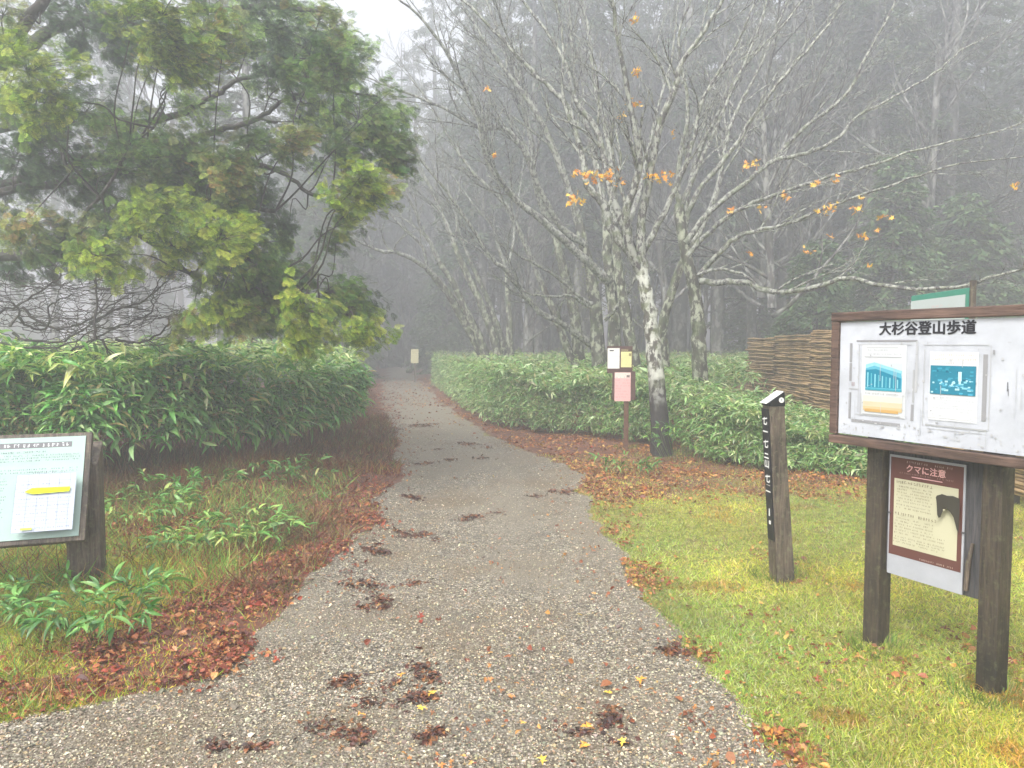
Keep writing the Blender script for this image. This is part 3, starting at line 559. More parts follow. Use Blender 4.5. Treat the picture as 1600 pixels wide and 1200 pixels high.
limb(g, [(950, 440), (910, 401), (859, 355), (798, 303), (761, 247), (747, 187), (719, 121), (686, 65), (653, 23), (600, -20)], 15.6, 13.5, .085, .014, 2, 16, 1.6)
limb(g, [(915, 383), (877, 355), (840, 289), (817, 233), (789, 201), (751, 201), (691, 168), (621, 140), (570, 120)], 16, 14.5, .07, .012, 2, 14, 1.6)
limb(g, [(925, 475), (915, 471), (887, 448), (850, 420), (807, 397), (790, 380)], 15.8, 15, .055, .012, 2, 7, 1.0)
limb(g, [(920, 480), (890, 462), (862, 464), (835, 460), (815, 455)], 15.6, 14.6, .04, .012, 1, 5, .8)
limb(g, [(950, 560), (933, 546), (905, 525), (877, 504), (850, 492), (826, 467), (789, 420), (770, 405), (720, 330), (690, 290), (640, 230), (615, 200)], 16.6, 15, .09, .014, 2, 14, 1.5)
limb(g, [(945, 500), (965, 480), (990, 440), (1000, 400)], 15.4, 15, .05, .02, 2, 6, 1)
limb(g, [(868, 370), (840, 300), (826, 200), (800, 110), (760, 0), (740, -40)], 17.3, 16.5, .085, .014, 2, 16, 1.7)
limb(g, [(905, 350), (880, 270), (840, 180), (790, 110), (755, 60), (720, 0)], 16.4, 15.8, .09, .014, 2, 16, 1.7)
limb(g, [(948, 350), (930, 250), (900, 130), (893, 60), (890, 0)], 15.8, 16, .085, .014, 2, 14, 1.6)
limb(g, [(960, 350), (955, 250), (930, 130), (920, 50), (905, -10)], 15, 15.5, .075, .014, 2, 14, 1.6)
limb(g, [(845, 440), (820, 380), (790, 320), (740, 270), (705, 220), (670, 160), (640, 120)], 17, 17, .06, .012, 2, 14, 1.6)
limb(g, [(1085, 380), (1120, 300), (1140, 200), (1190, 100), (1230, 0)], 14.5, 15, .06, .012, 2, 12, 1.5)
limb(g, [(960, 400), (1000, 300), (1020, 200), (1050, 90), (1060, 0)], 15.2, 15.8, .06, .012, 2, 12, 1.5)
tb(g, 'crown', M_bark_limb, T)
g = Geo()
for k in range(70):     # loose moss and small shoots growing on the stems
    q = P(rnd.uniform(890, 1000), rnd.uniform(380, 560), rnd.uniform(14.8, 16.8)); n = 14
    g.scatter(ST2, SF2, q + rs.normal(0, .10, (n, 3)), basis(rs.normal(0, 1, (n, 3)), rs.normal(0, 1, (n, 3))), rs.uniform(.04, .1, n), pal([(.16, .19, .08), (.24, .27, .12), (.1, .13, .05), (.3, .3, .2)], n))
tb(g, 'foliage', M_needle, T)
# leaning stems left of the middle
T = empty('bare_tree', G0(775, 600), 'clump of pale stems leaning left over the far bend of the path', 'tree', group='bare broadleaf trees')
g = Geo()
for px, d0, d1, r0, r1 in [([(765, 590), (757, 560), (747, 540), (720, 492), (699, 457), (667, 420)], 23, 22, .22, .09), ([(768, 590), (760, 560), (749, 527), (730, 490), (709, 444), (685, 409)], 22.6, 22, .17, .08), ([(782, 590), (778, 560), (771, 527), (747, 465), (720, 407), (709, 380)], 22.4, 22, .17, .08),
                           ([(792, 590), (786, 540), (770, 490), (752, 445), (735, 410)], 23, 23, .13, .06), ([(800, 590), (797, 540), (795, 480), (792, 425)], 23, 23, .15, .07)]:
    limb(g, px, d0, d1, r0, r1, n=0, sides=9)
tb(g, 'trunk', M_bark_lich, T)
g = Geo()
limb(g, [(680, 432), (667, 420), (637, 401), (617, 394), (595, 393), (577, 385), (560, 377), (530, 360), (500, 340), (480, 318)], 22, 20, .07, .015, 2, 9, 1.5, up=.1)
limb(g, [(685, 409), (673, 380), (661, 364), (648, 327), (632, 300), (610, 262), (590, 230)], 22, 21.5, .07, .015, 2, 9, 1.6)
limb(g, [(667, 420), (660, 385), (625, 352), (600, 320), (570, 290)], 22, 21, .06, .015, 2, 8, 1.5)
limb(g, [(709, 380), (700, 355), (693, 340), (675, 300), (655, 255), (640, 200), (620, 160)], 22, 22, .07, .015, 2, 10, 1.8)
limb(g, [(710, 385), (714, 350), (712, 320), (720, 280), (715, 220)], 22, 22, .05, .015, 2, 8, 1.5)
limb(g, [(735, 410), (715, 350), (700, 290), (690, 230)], 23, 23, .05, .015, 2, 8, 1.5)
limb(g, [(792, 425), (800, 390), (806, 350), (812, 300), (820, 240)], 23, 23, .055, .015, 2, 9, 1.6)
limb(g, [(792, 425), (780, 390), (768, 350), (740, 320), (690, 250), (650, 190)], 23, 23, .06, .015, 2, 10, 1.6)
tb(g, 'crown', M_bark_limb, T)

# ---------------------------------------------------------------- big conifer at the left
T = empty('cypress_tree', (-7.4, 9.0, 0), 'large yellow green cypress whose drooping boughs fill the top left', 'tree')
g = Geo(); g.tube(smooth([(-7.4, 9, -.1), (-7.3, 9, 1.2), (-7.4, 9.05, 3), (-7.35, 9, 5.5), (-7.4, 9, 9)], 4), np.linspace(.34, .14, 17), 14); tb(g, 'trunk', M_bark_dark, T)
g = Geo(); att = []
def lm(px, d0, d1, r0, r1, **k):
    p_, r_ = limb(g, px, d0, d1, r0, r1, n=k.pop('n', 0), sides=8, **k); att.extend(p_[3:])
def from_trunk(z): return np.array([-7.38, 9.0, z])
lm([(-250, 420), (-60, 410), (0, 398), (80, 398), (130, 385), (165, 372), (215, 357), (245, 350), (300, 338), (360, 320), (430, 330)], 9, 8.2, .09, .022, start_pt=from_trunk(2.3))
lm([(-260, 160), (-60, 120), (0, 98), (50, 70), (95, 40), (160, 25), (260, 18), (400, 12), (520, 18)], 9, 9.5, .12, .02, start_pt=from_trunk(4.6))
lm([(-260, 230), (-60, 160), (0, 90), (30, 50), (60, 10), (90, -30)], 9, 8, .09, .05, start_pt=from_trunk(3.9))
lm([(-260, 260), (0, 200), (100, 180), (200, 192), (260, 185), (300, 168), (340, 147), (362, 130), (400, 118), (450, 110), (540, 100)], 9, 10, .07, .014, start_pt=from_trunk(3.8))
lm([(-260, 320), (0, 290), (130, 255), (240, 240), (340, 205), (385, 192), (420, 175), (445, 155), (500, 140), (590, 150)], 9, 10, .07, .014, start_pt=from_trunk(3.2))
lm([(-260, 330), (0, 300), (150, 280), (260, 262), (350, 250), (420, 262), (455, 280), (490, 305), (520, 300), (570, 290), (610, 250)], 9, 9.6, .06, .012, start_pt=from_trunk(3.0))
lm([(200, 360), (240, 380), (290, 420), (340, 445), (400, 462), (450, 465), (500, 475), (560, 500)], 8.2, 8, .04, .012)
lm([(300, 338), (340, 370), (380, 400), (430, 425), (470, 455), (485, 510)], 8.2, 7.8, .03, .01)
lm([(100, 390), (130, 340), (170, 290), (200, 230), (240, 200)], 8.4, 8, .03, .01); lm([(60, 180), (90, 220), (110, 270), (160, 310)], 8.6, 8.2, .03, .01)
lm([(55, 395), (72, 400), (72, 415)], 8.4, 8.3, .02, .01)
M_hb = M_bark_dark
# bare arching twigs under the lowest bough
AR = [[(-40, 520), (0, 540), (40, 553), (90, 556), (130, 540), (160, 522), (200, 505), (235, 488), (238, 465), (243, 450), (255, 430)], [(-40, 535), (0, 545), (50, 557), (100, 560), (125, 545), (150, 530)], [(-30, 530), (20, 540), (70, 544), (110, 538), (140, 520), (170, 500)],
      [(180, 530), (210, 535), (235, 530), (260, 512), (263, 495), (250, 492)], [(-20, 495), (20, 480), (50, 462), (85, 440), (95, 425), (75, 405)], [(15, 510), (30, 490), (25, 475), (0, 470)], [(28, 495), (45, 510), (70, 514), (78, 500), (76, 480), (90, 470), (110, 462)],
      [(35, 480), (55, 500), (80, 512), (110, 511), (140, 500), (170, 478), (200, 462)], [(150, 530), (148, 500), (152, 470), (150, 440), (155, 400)], [(20, 520), (40, 530), (90, 535), (130, 515), (160, 495), (180, 480)], [(80, 560), (90, 575), (100, 582)], [(160, 530), (170, 550), (175, 562)], [(-30, 560), (20, 562), (60, 568)], [(140, 505), (190, 480), (225, 470), (260, 440)]]
for a_ in AR: 
    d_ = rnd.uniform(7.6, 8.2); n0 = 0; limb(g, a_, d_, d_ + rnd.uniform(-.3, .3), .016, .006, 1, 7, .5, up=-.05)
for k in range(46):
    cx_, cy_, w_, h_ = rnd.uniform(10, 240), rnd.uniform(425, 520), rnd.uniform(30, 95), rnd.uniform(6, 30); a0 = rnd.uniform(.6, 1.2) * math.pi; a1 = a0 - rnd.uniform(.7, 1.2) * math.pi
    pts = [(cx_ + w_ * math.cos(a0 + (a1 - a0) * q / 6 * 1), cy_ - h_ * math.sin(a0 + (a1 - a0) * q / 6) * -1) for q in range(7)]
    d_ = rnd.uniform(7.4, 8.6); limb(g, pts, d_, d_ + rnd.uniform(-.4, .4), .006, .003, 1, 4, .35, up=-.1, sides=4)
# foliage
def spray():
    V = []; F = []; tipn = []
    def lobe(b, d, L, w_, z0, tp=.5):
        d = np.array(d) / math.hypot(*d); s_ = np.array([-d[1], d[0]]); o_ = len(V)
        for p_, zz in ((b, 0), (b + d * L * .55 + s_ * w_, -.01), (b + d * L, -.03), (b + d * L * .55 - s_ * w_, -.01)): V.append([p_[0], p_[1], z0 + zz]); tipn.append(tp)
        F.append([o_, o_ + 3, o_ + 2, o_ + 1])
    for k in range(1, 8):
        f = k / 8; b0 = np.array([.03 * math.sin(k), f * .85]); L = .42 * math.sin(math.pi * (f * .8 + .15)) + .08
        for sd in (-1, 1):
            d = np.array([sd * .75, .65]); 
            for j in range(4):
                bb = b0 + d * L * j / 4; z0 = -.35 * (bb[1]) ** 2 * .5 - .25 * abs(bb[0]) + .015 * ((k * 7 + j * 3) % 5)
                lobe(bb, d + np.array([0, .5]), .15, .023, z0, .25 + j * .22); 
                if j < 3: lobe(bb + d * L * .12, [sd * 1., -.05], .12, .022, z0 - .01, .2 + j * .25)
            lobe(b0 + d * L, d, .13, .024, -.35 * (b0[1] ** 2) * .5 - .25 * abs(d[0] * L), 1.2)
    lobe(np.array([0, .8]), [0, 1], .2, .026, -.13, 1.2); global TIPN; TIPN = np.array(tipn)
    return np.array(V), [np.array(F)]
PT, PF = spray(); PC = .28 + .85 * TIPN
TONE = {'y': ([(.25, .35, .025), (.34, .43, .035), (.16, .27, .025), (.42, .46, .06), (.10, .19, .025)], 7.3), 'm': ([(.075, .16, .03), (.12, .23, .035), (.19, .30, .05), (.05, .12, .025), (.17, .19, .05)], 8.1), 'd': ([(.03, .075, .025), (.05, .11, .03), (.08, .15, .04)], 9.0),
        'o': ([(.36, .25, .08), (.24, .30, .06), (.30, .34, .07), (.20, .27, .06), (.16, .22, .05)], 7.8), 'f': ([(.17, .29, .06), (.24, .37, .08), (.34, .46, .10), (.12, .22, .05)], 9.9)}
CL = """15,60,45,y 50,110,50,y 60,160,50,y 10,150,40,y 15,25,40,o 90,20,40,d 140,15,40,d 120,70,22,d 210,30,45,y 260,20,45,y 255,70,45,y 285,100,35,y 290,50,30,m 180,60,35,d 240,95,30,o 330,20,45,m 400,20,45,f 460,30,45,f 500,30,25,o 330,80,40,m 350,60,30,o 420,70,45,f 470,80,35,f 300,105,30,o
150,180,55,d 190,210,50,m 90,240,60,d 30,250,50,d 60,290,40,d 130,270,55,d 200,265,60,m 250,225,55,m 250,285,60,m 300,225,50,m 300,275,60,f 350,255,45,o 340,300,55,d 390,275,45,d 170,315,40,d 10,300,35,d 60,200,40,m 110,140,25,d 300,170,35,f
430,115,45,f 500,115,45,f 535,75,30,f 550,120,50,f 590,165,45,f 540,180,50,f 480,190,45,f 520,235,45,f 460,220,32,o 600,225,42,m 610,255,32,m 570,280,42,y 545,320,28,y 590,295,32,o 620,180,22,f 545,345,12,m 505,60,35,f 385,60,35,f 390,235,35,m 430,235,30,m
60,350,32,o 30,358,22,o 100,388,38,m 150,400,42,y 130,368,28,o 190,350,32,m 180,418,22,o 230,330,38,y 270,330,45,y 270,385,40,y 310,360,50,y 350,380,50,y 380,330,45,d 360,350,40,m 340,410,35,y 390,390,45,m 420,410,38,m 440,355,22,d 450,378,20,f 400,430,45,m 258,415,18,o 30,395,20,d 20,425,22,d
400,470,38,m 430,450,42,m 470,455,40,m 330,502,22,y 365,495,26,y 300,505,22,o 480,490,32,y 485,525,30,y 460,535,20,y 515,460,35,m 545,485,32,m 570,480,22,d 575,512,24,y 558,525,16,y 525,378,12,m 385,500,20,o 350,470,30,m 420,500,22,m"""
gf = Geo(); att = np.array(att); CLL = CL.split(); nb0 = len(CLL)
for k in range(45):
    b_ = CLL[rnd.randrange(nb0)].split(',')
    if float(b_[2]) < 33: continue
    CLL.append('%f,%f,46,%s' % (float(b_[0]) + rnd.uniform(-30, 22), float(b_[1]) + rnd.uniform(-30, 30) * (.4 if float(b_[1]) > 380 else 1), rnd.choice('dddm')))
for s_ in CLL:
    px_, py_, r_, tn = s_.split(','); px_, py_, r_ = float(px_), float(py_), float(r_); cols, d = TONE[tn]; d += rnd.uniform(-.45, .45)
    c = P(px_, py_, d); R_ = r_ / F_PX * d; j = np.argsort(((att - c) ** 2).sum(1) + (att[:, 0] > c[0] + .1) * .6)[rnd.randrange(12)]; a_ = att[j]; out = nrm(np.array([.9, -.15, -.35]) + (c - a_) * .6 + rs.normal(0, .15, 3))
    mid = (a_ + c) / 2 + np.array([0, 0, .12 * np.linalg.norm(c - a_)]); g.tube(smooth([a_, a_ * .7 + c * .3 + rs.normal(0, .06, 3), mid + rs.normal(0, .08, 3), c], 4), np.linspace(.014, .005, 13), 4)
    nsub = max(5, int(r_ / 2.9))
    for k in range(nsub):
        off = rs.normal(0, .52, 3) * R_ * np.array([1.15, 1, .8]); e = c + off; g.tube(smooth([c - out * R_ * .3, (c + e) / 2 + np.array([0, 0, .03]), e], 3), np.linspace(.005, .002, 7), 3)
        n = 18; base_ = e + rs.normal(0, .065, (n, 3)); dd = out + off / R_ * .5 + rs.normal(0, .5, (n, 3)); dd[:, 2] -= .35
        up_ = np.array([0, -.35, .9]) + rs.normal(0, .4, (n, 3)); R = basis(dd, up_); tone = rs.uniform(.6, 1.3)
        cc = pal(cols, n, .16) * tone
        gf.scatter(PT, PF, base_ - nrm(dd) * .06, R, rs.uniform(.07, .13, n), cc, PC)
tb(g, 'crown', M_hb, T); tb(gf, 'foliage', M_needle, T)

# ---------------------------------------------------------------- background woods
def fir_proto(h, seed, bare=.25, spread=2.2, dens=1.0, cols=None, name='conifer_tree'):
    r_ = random.Random(seed); r2 = np.random.RandomState(seed)
    g = Geo(); k = 9; bx = r_.uniform(-.3, .3); zz = np.linspace(-.2, h, k); pts = np.stack([bx * np.sin(zz / h * 2), bx * np.sin(zz / h * 3), zz], -1); g.tube(pts, np.linspace(.24, .03, k) * h / 18, 8)
    gc = Geo(); gl_ = Geo(); cols = cols or [(.05, .08, .04), (.07, .10, .05), (.09, .12, .06)]
    z = h * bare * .55
    while z < h * .98:
        f = max(0, (z / h - bare) / (1 - bare)); L = spread * (.35 if z < h * bare else (1 - f) ** .75 * (.55 + .6 * r_.random())) + .25
        for q in range(r_.choice([2, 3, 3, 4])):
            if z < h * bare and r_.random() < .4: continue
            a_ = r_.uniform(0, 6.28); d = np.array([math.cos(a_), math.sin(a_), 0]); up = r_.uniform(-.15, .35); p0 = np.array([np.interp(z, zz, pts[:, 0]), np.interp(z, zz, pts[:, 1]), z])
            P3 = [p0, p0 + d * L * .5 + [0, 0, up * L * .5], p0 + d * L + [0, 0, up * L * .5 - .22 * L]]; P3 = smooth(P3, 3); gc.tube(P3, np.linspace(.035, .008, len(P3)), 3)
            if z < h * bare: continue
            n = int(60 * dens * L); t = r2.uniform(.2, 1.05, n); ii = np.clip(t * (len(P3) - 1), 0, len(P3) - 1.001); i0 = ii.astype(int); base_ = P3[i0] + (P3[np.minimum(i0 + 1, len(P3) - 1)] - P3[i0]) * (ii - i0)[:, None]
            sd = np.array([-d[1], d[0], 0]); dd = d * r2.uniform(.2, 1, (n, 1)) + sd * r2.normal(0, .8, (n, 1)) + np.array([0, 0, 1]) * r2.normal(-.25, .25, (n, 1))
            base_ = base_ + r2.normal(0, .07, (n, 3)); R = basis(dd, np.array([0, 0, 1]) + r2.normal(0, .4, (n, 3)))
            T4 = np.array([[0, 0, 0], [-.2, .5, -.03], [0, 1, -.15], [.2, .5, -.03]]); gl_.scatter(T4, [np.array([[0, 3, 2, 1]])], base_, R, r2.uniform(.10, .28, n), pal(cols, n, .3, r2))
        z += r_.uniform(.16, .42) * h / 16
    return [('trunk', g, M_bark_far), ('crown', gc, M_bark_far), ('foliage', gl_, M_needle)]
def bare_proto(h, seed, lean=0):
    r_ = random.Random(seed); g = Geo(); k = 7; zz = np.linspace(-.2, h * .62, k); wx = r_.uniform(-.6, .6) + lean
    pts = np.stack([wx * (zz / h) ** 1.3 * 3, r_.uniform(-.5, .5) * (zz / h) * 2, zz], -1); rr = np.linspace(.13, .05, k) * h / 12; g.tube(pts, rr, 8)
    gc = Geo()
    for q in range(15):
        f = .3 + .7 * (q + r_.random()) / 15; i = min(k - 2, int(f * (k - 1))); x = f * (k - 1) - i; b_ = pts[i] + (pts[i + 1] - pts[i]) * x; a_ = r_.uniform(0, 6.28); e = r_.uniform(.6, 1.5)
        twig(gc, b_, [math.cos(a_) * .9, math.sin(a_) * .9, e], h * .34 * r_.uniform(.6, 1.1), rr[i] * .5, 3 if q % 2 else 2, (1, 1, 1), .3, .8, None, r_, .006)
    return [('trunk', g, M_bark_far), ('crown', gc, M_bark_far)]
protos = {}
protos['fir'] = [fir_proto(19, 1, .3, 2.3), fir_proto(22, 2, .35, 2.6), fir_proto(17, 3, .22, 2.2), fir_proto(20, 4, .45, 2.4)]
protos['bush'] = [fir_proto(7.5, 5, .03, 2.1, 1.6, [(.06, .11, .04), (.08, .14, .05), (.11, .17, .07)]), fir_proto(5.5, 6, .02, 1.9, 1.8, [(.07, .13, .05), (.1, .16, .06)])]
protos['bare'] = [bare_proto(13, 7, -.5), bare_proto(15, 8, .3), bare_proto(11, 9, 0), bare_proto(14, 10, .9)]
cache = {}
def place(kind, i, x, y, s, rz, label, cat, name, grp):
    T = empty(name, (x, y, float(hgt(x, y))), label, cat, rz, grp); T.scale = (s, s, s)
    if (kind, i) not in cache:
        cache[(kind, i)] = [g_.build(nm, mt, T) for nm, g_, mt in protos[kind][i]]
    else:
        for o in cache[(kind, i)]:
            c = o.copy(); COL.objects.link(c); c.parent = T
    return T
placed = []
def okp(x, y, dmin):
    if any((x - a_) ** 2 + (y - b_) ** 2 < dmin * dmin for a_, b_ in placed): return False
    placed.append((x, y)); return True
ZB = [(170, 'behind the bare twigs at the far left'), (330, 'behind the middle of the cypress'), (470, 'behind the right part of the cypress'), (560, 'just right of the cypress'), (620, 'left of where the path ends'), (680, 'where the path ends'), (740, 'behind the feet of the leaning stems'), (820, 'right of the leaning stems'), (900, 'left of the mossy many stemmed tree'), (1000, 'behind the papers post'),
      (1085, 'between the two pale trees'), (1165, 'just right of the second pale tree'), (1240, 'above the far end of the slat wall'), (1310, 'above the near end of the slat wall'), (1400, 'above the notice board title'), (1500, 'above the sign behind the notice board'), (1600, 'at the right edge'), (9999, 'beyond the right edge')]
def zlab(kind, x, y):
    px_ = 800 + x / y * F_PX; z_ = next(t_ for q_, t_ in ZB if px_ < q_)
    d_ = 'nearer' if y < 28 else ('misty' if y < 36 else ('dim misty' if y < 44 else ('faint far' if y < 56 else 'barely visible far')))
    return '%s %s %s' % (d_, kind, z_)
r5 = random.Random(5)
def region(n, x0, x1, y0, y1, dmin, kinds):
    c_ = 0; t_ = 0
    while c_ < n and t_ < n * 40:
        t_ += 1; x = r5.uniform(x0, x1); y = r5.uniform(y0, y1)
        if y < 47 and xL(y) - 1.6 < x < xR(y) + 1.6: continue
        if abs(x) > y * .78 + 2: continue
        if not okp(x, y, dmin): continue
        kd = r5.choice(kinds); i = r5.randrange(len(protos[kd])); s = r5.uniform(.85, 1.18) * (1.15 if kd == 'fir' and x > 2 else 1)
        nm, cat, lb = {'fir': ('conifer_tree', 'tree', 'tall conifer'), 'bush': ('young_conifer', 'tree', 'low bushy conifer'), 'bare': ('bare_tree', 'tree', 'leafless tree')}[kd]
        place(kd, i, x, y, s, r5.uniform(0, 6.28), zlab(lb, x, y), cat, nm, '%s in the woods' % {'fir': 'conifers', 'bush': 'young conifers', 'bare': 'leafless trees'}[kd]); c_ += 1
place('bush', 0, 11.0, 21.5, .95, .3, 'bushy dark green conifer rising behind the top of the notice board', 'tree', 'young_conifer', 'young conifers in the woods')
place('bush', 1, 8.4, 20.0, .8, 2.3, 'low bushy conifer just left of the one above the notice board', 'tree', 'young_conifer', 'young conifers in the woods')
place('bush', 1, 13.6, 22.5, 1.1, 4.3, 'bushy conifer at the right edge above the notice board', 'tree', 'young_conifer', 'young conifers in the woods')
placed += [(11, 21.5), (8.4, 20), (13.6, 22.5)]
region(30, 4.5, 26, 23, 33, 1.9, ['fir', 'bare', 'bare', 'fir', 'bare', 'bush'])
region(62, -3, 34, 29, 44, 1.8, ['fir', 'fir', 'fir', 'bare', 'fir'])
region(26, -12, 4, 40, 52, 1.7, ['fir', 'fir', 'bush', 'bare'])
region(8, -9.5, -3, 29, 40, 2, ['bare', 'fir', 'bush'])
region(34, -16, -4, 47, 58, 1.3, ['fir', 'fir', 'bush'])
region(46, -22, 40, 50, 70, 2.2, ['fir'])
region(26, -50, -12, 44, 74, 2.6, ['fir', 'fir', 'bare', 'bush'])
region(6, -24, -10, 26, 42, 3, ['bare', 'fir'])
for px_, d_, i_, lb in [(393, 22, 3, 'dark misty trunk rising from the left thicket under the lowest boughs'), (822, 25, 2, 'slim pale straight trunk right of the leaning stems'), (1215, 17.5, 1, 'slim leafless tree between the second pale tree and the slat wall')]:
    q = P(px_, 560, d_); place('fir' if i_ == 3 else 'bare', i_, q[0], q[1], .8, 1.0, lb, 'tree', 'conifer_tree' if i_ == 3 else 'bare_tree', None)

# misty post and rail by the left woods
q = P(330, 560, 24); T = empty('wooden_gate', (q[0], q[1], 0), 'misty grey post and rail structure beyond the left thicket', 'gate', .1)
for sx in (-1.05, 1.05):
    g = Geo(); g.box((sx, 0, 1.15), (.11, .11, 1.25)); g.build('post', M_wood_grey, T, False, .015)
g = Geo(); g.box((0, 0, 2.46), (1.35, .14, .09)); g.build('rail', M_wood_grey, T, False, .015)

# ---------------------------------------------------------------- slat wall on the right
T = empty('slat_wall', (4.85, 11, 0), 'long weathered brown wall of stacked wooden slats behind the notice board', 'wall')
g = Geo(); nrow = 46
for k in range(nrow):
    z = .16 + k * .0365
    for j in range(6):
        y0 = 15.2 - j * 1.6; y1 = y0 - 1.6; topz = np.interp((y0 + y1) / 2, [6, 11, 15.2], [1.88, 1.84, 1.66])
        if z > topz: continue
        o_ = rnd.uniform(-.018, .018) + (.02 if (k + j) % 2 else -.005); n_ = 6; yy = np.linspace(y0 + rnd.uniform(-.03, .03), y1 + rnd.uniform(-.03, .03), n_); pts = np.stack([np.full(n_, o_) + rs.normal(0, .008, n_) + .012 * np.sin(np.arange(n_) * math.pi + k), yy - 11, z + rs.normal(0, .006, n_)], -1)
        g.tube(pts, np.full(n_, .0195) * rnd.uniform(.85, 1.2), 6)
g.build('slats', M_slat, T)
for j in range(6):
    y0 = 15.2 - j * 1.6; tz = float(np.interp(y0 - .8, [6, 11, 15.2], [1.86, 1.82, 1.64])) - .05; g = Geo(); g.box((.045, y0 - .8 - 11, (tz + .18) / 2), (.008, .79, (tz - .18) / 2)); g.build('backing_board', M_slat, T, False)
for j in range(7):
    y0 = 15.2 - j * 1.6; topz = float(np.interp(y0, [6, 11, 15.2], [1.86, 1.82, 1.64])); g = Geo(); g.box((.085, y0 - 11, topz / 2 - .02), (.035, .045, topz / 2 + .02)); g.build('post', M_wood_post, T, False, .006)

# ---------------------------------------------------------------- printing helpers (flat marks on real panels)
def text_mesh(name, body, size, parent, mat, loc, rot, bold=.012, align='CENTER', sx=1.0):
    cu = bpy.data.curves.new(name, 'FONT'); cu.body = body; cu.size = size; cu.align_x = align; cu.align_y = 'CENTER'; cu.offset = 0
    o = bpy.data.objects.new(name, cu); COL.objects.link(o); dg = bpy.context.evaluated_depsgraph_get(); me = bpy.data.meshes.new_from_object(o.evaluated_get(dg)); bpy.data.objects.remove(o); bpy.data.curves.remove(cu)
    V = np.array([v.co[:] for v in me.vertices]); Fs = [list(p_.vertices) for p_ in me.polygons]; bpy.data.meshes.remove(me); me = bpy.data.meshes.new(name); VV = []; FF = []
    for k, (dx, dy) in enumerate(((0, 0), (1, 0), (-1, 0), (0, 1), (0, -1))):
        o0 = len(VV); VV += [(v[0] + dx * bold * size, v[1] + dy * bold * size * .7, v[2] + .00012 * k) for v in V]; FF += [[i_ + o0 for i_ in f_] for f_ in Fs]
    me.from_pydata(VV, [], FF); me.materials.append(mat); o = bpy.data.objects.new(name, me); COL.objects.link(o); o.parent = parent; o.location = loc; o.rotation_euler = rot; o.scale = (sx, 1, 1); return o
class Pr:   # rectangles of print on a panel in the plane (u right, v up), w out of the panel
    def __init__(s): s.g = Geo(); s.k = 0
    def r(s, u0, v0, u1, v1, c, w_=None, z=0):
        s.k += 1; w_ = .0008 + s.k * .00002 if w_ is None else w_
        s.g.add([[u0, -w_, v0], [u1, -w_, v0], [u1, -w_, v1], [u0, -w_, v1]], [[0, 1, 2, 3]], c)
    def poly(s, pts, c, w_=None):
        s.k += 1; w_ = .0008 + s.k * .00002 if w_ is None else w_
        V = [[p[0], -w_, p[1]] for p in pts]; tr = geometry.tessellate_polygon([[Vector(v) for v in V]]); s.g.add(V, [list(q) for q in tr], c)
    def line(s, u0, u1, v, h, c, fill=.8, r_=rnd):   # a line of small unreadable characters
        u = u0
        while u < u1:
            w_ = h * r_.uniform(.55, .95)
            if r_.random() < fill:
                for q in range(3):
                    a_ = u + w_ * r_.uniform(0, .6); b_ = v + h * r_.uniform(-.5, .3)
                    if r_.random() < .5: s.r(a_, b_, a_ + w_ * .4, b_ + h * .16, c)
                    else: s.r(a_, v - h * .45, a_ + w_ * .16, v + h * .4, c)
            u += w_ * 1.15
    def build(s, name, parent): return s.g.build(name, M_print, parent, False)
BLK = plain('ink', (.02, .02, .025), .5, 20, .1, 0); INKW = plain('white_paint', (.75, .75, .72), .5, 30, .1, 0)

# ---------------------------------------------------------------- notice board
ub = np.array([.454, -.891]); rzb = math.atan2(ub[1], ub[0])
T = empty('notice_board', (1.9, 3.87, float(hgt(1.9, 3.87))), 'large white notice board in a brown frame with two old posters and a black title', 'notice board', rzb)
# local axes: x along the board to the right, y away from the viewer
M_white = plain('panel_white', (.47, .49, .53), .8, 5, .17, .05)
for sx in (0.012, .612):
    g = Geo(); g.box((sx, .05, .55), (.046, .05, .60)); 
    g.build('post', M_wood_post, T, False, .008)
H0, H1, U0, U1 = 1.06, 1.765, -.212, .86
for nm, c_, h_, mt in [('frame', ((U0 + U1) / 2, -.052, H1 - .024), ((U1 - U0) / 2, .032, .024), M_wood_brown), ('frame', ((U0 + U1) / 2, -.052, H0 + .022), ((U1 - U0) / 2, .032, .022), M_wood_brown),
                       ('frame', (U0 + .024, -.051, (H0 + H1) / 2), (.024, .029, (H1 - H0) / 2 - .05), M_wood_brown), ('frame', (U1 - .024, -.051, (H0 + H1) / 2), (.024, .029, (H1 - H0) / 2 - .057), M_wood_post)]:
    g = Geo(); g.box(c_, h_); g.build(nm, mt, T, False, .005)
g = Geo(); g.box(((U0 + U1) / 2, -.058, (H0 + H1) / 2), ((U1 - U0) / 2 - .05, .008, (H1 - H0) / 2 - .055)); pan = g.build('panel', M_white, T, False)
PW = -.0675
text_mesh('title', '大杉谷登山歩道', .068, T, BLK, (.315, PW - .001, 1.668), (rad(90), 0, 0), .042, sx=1.03)
def on(prt): 
    for V in prt.g.V: V[:, 1] += PW
    prt.g.C = [c_ * np.array([.80, .80, .80]) for c_ in prt.g.C]
    return prt
p = Pr()   # tape marks and stains left on the panel
TP = (.33, .33, .34); TL = (.50, .51, .53); ST_ = (.44, .45, .46)
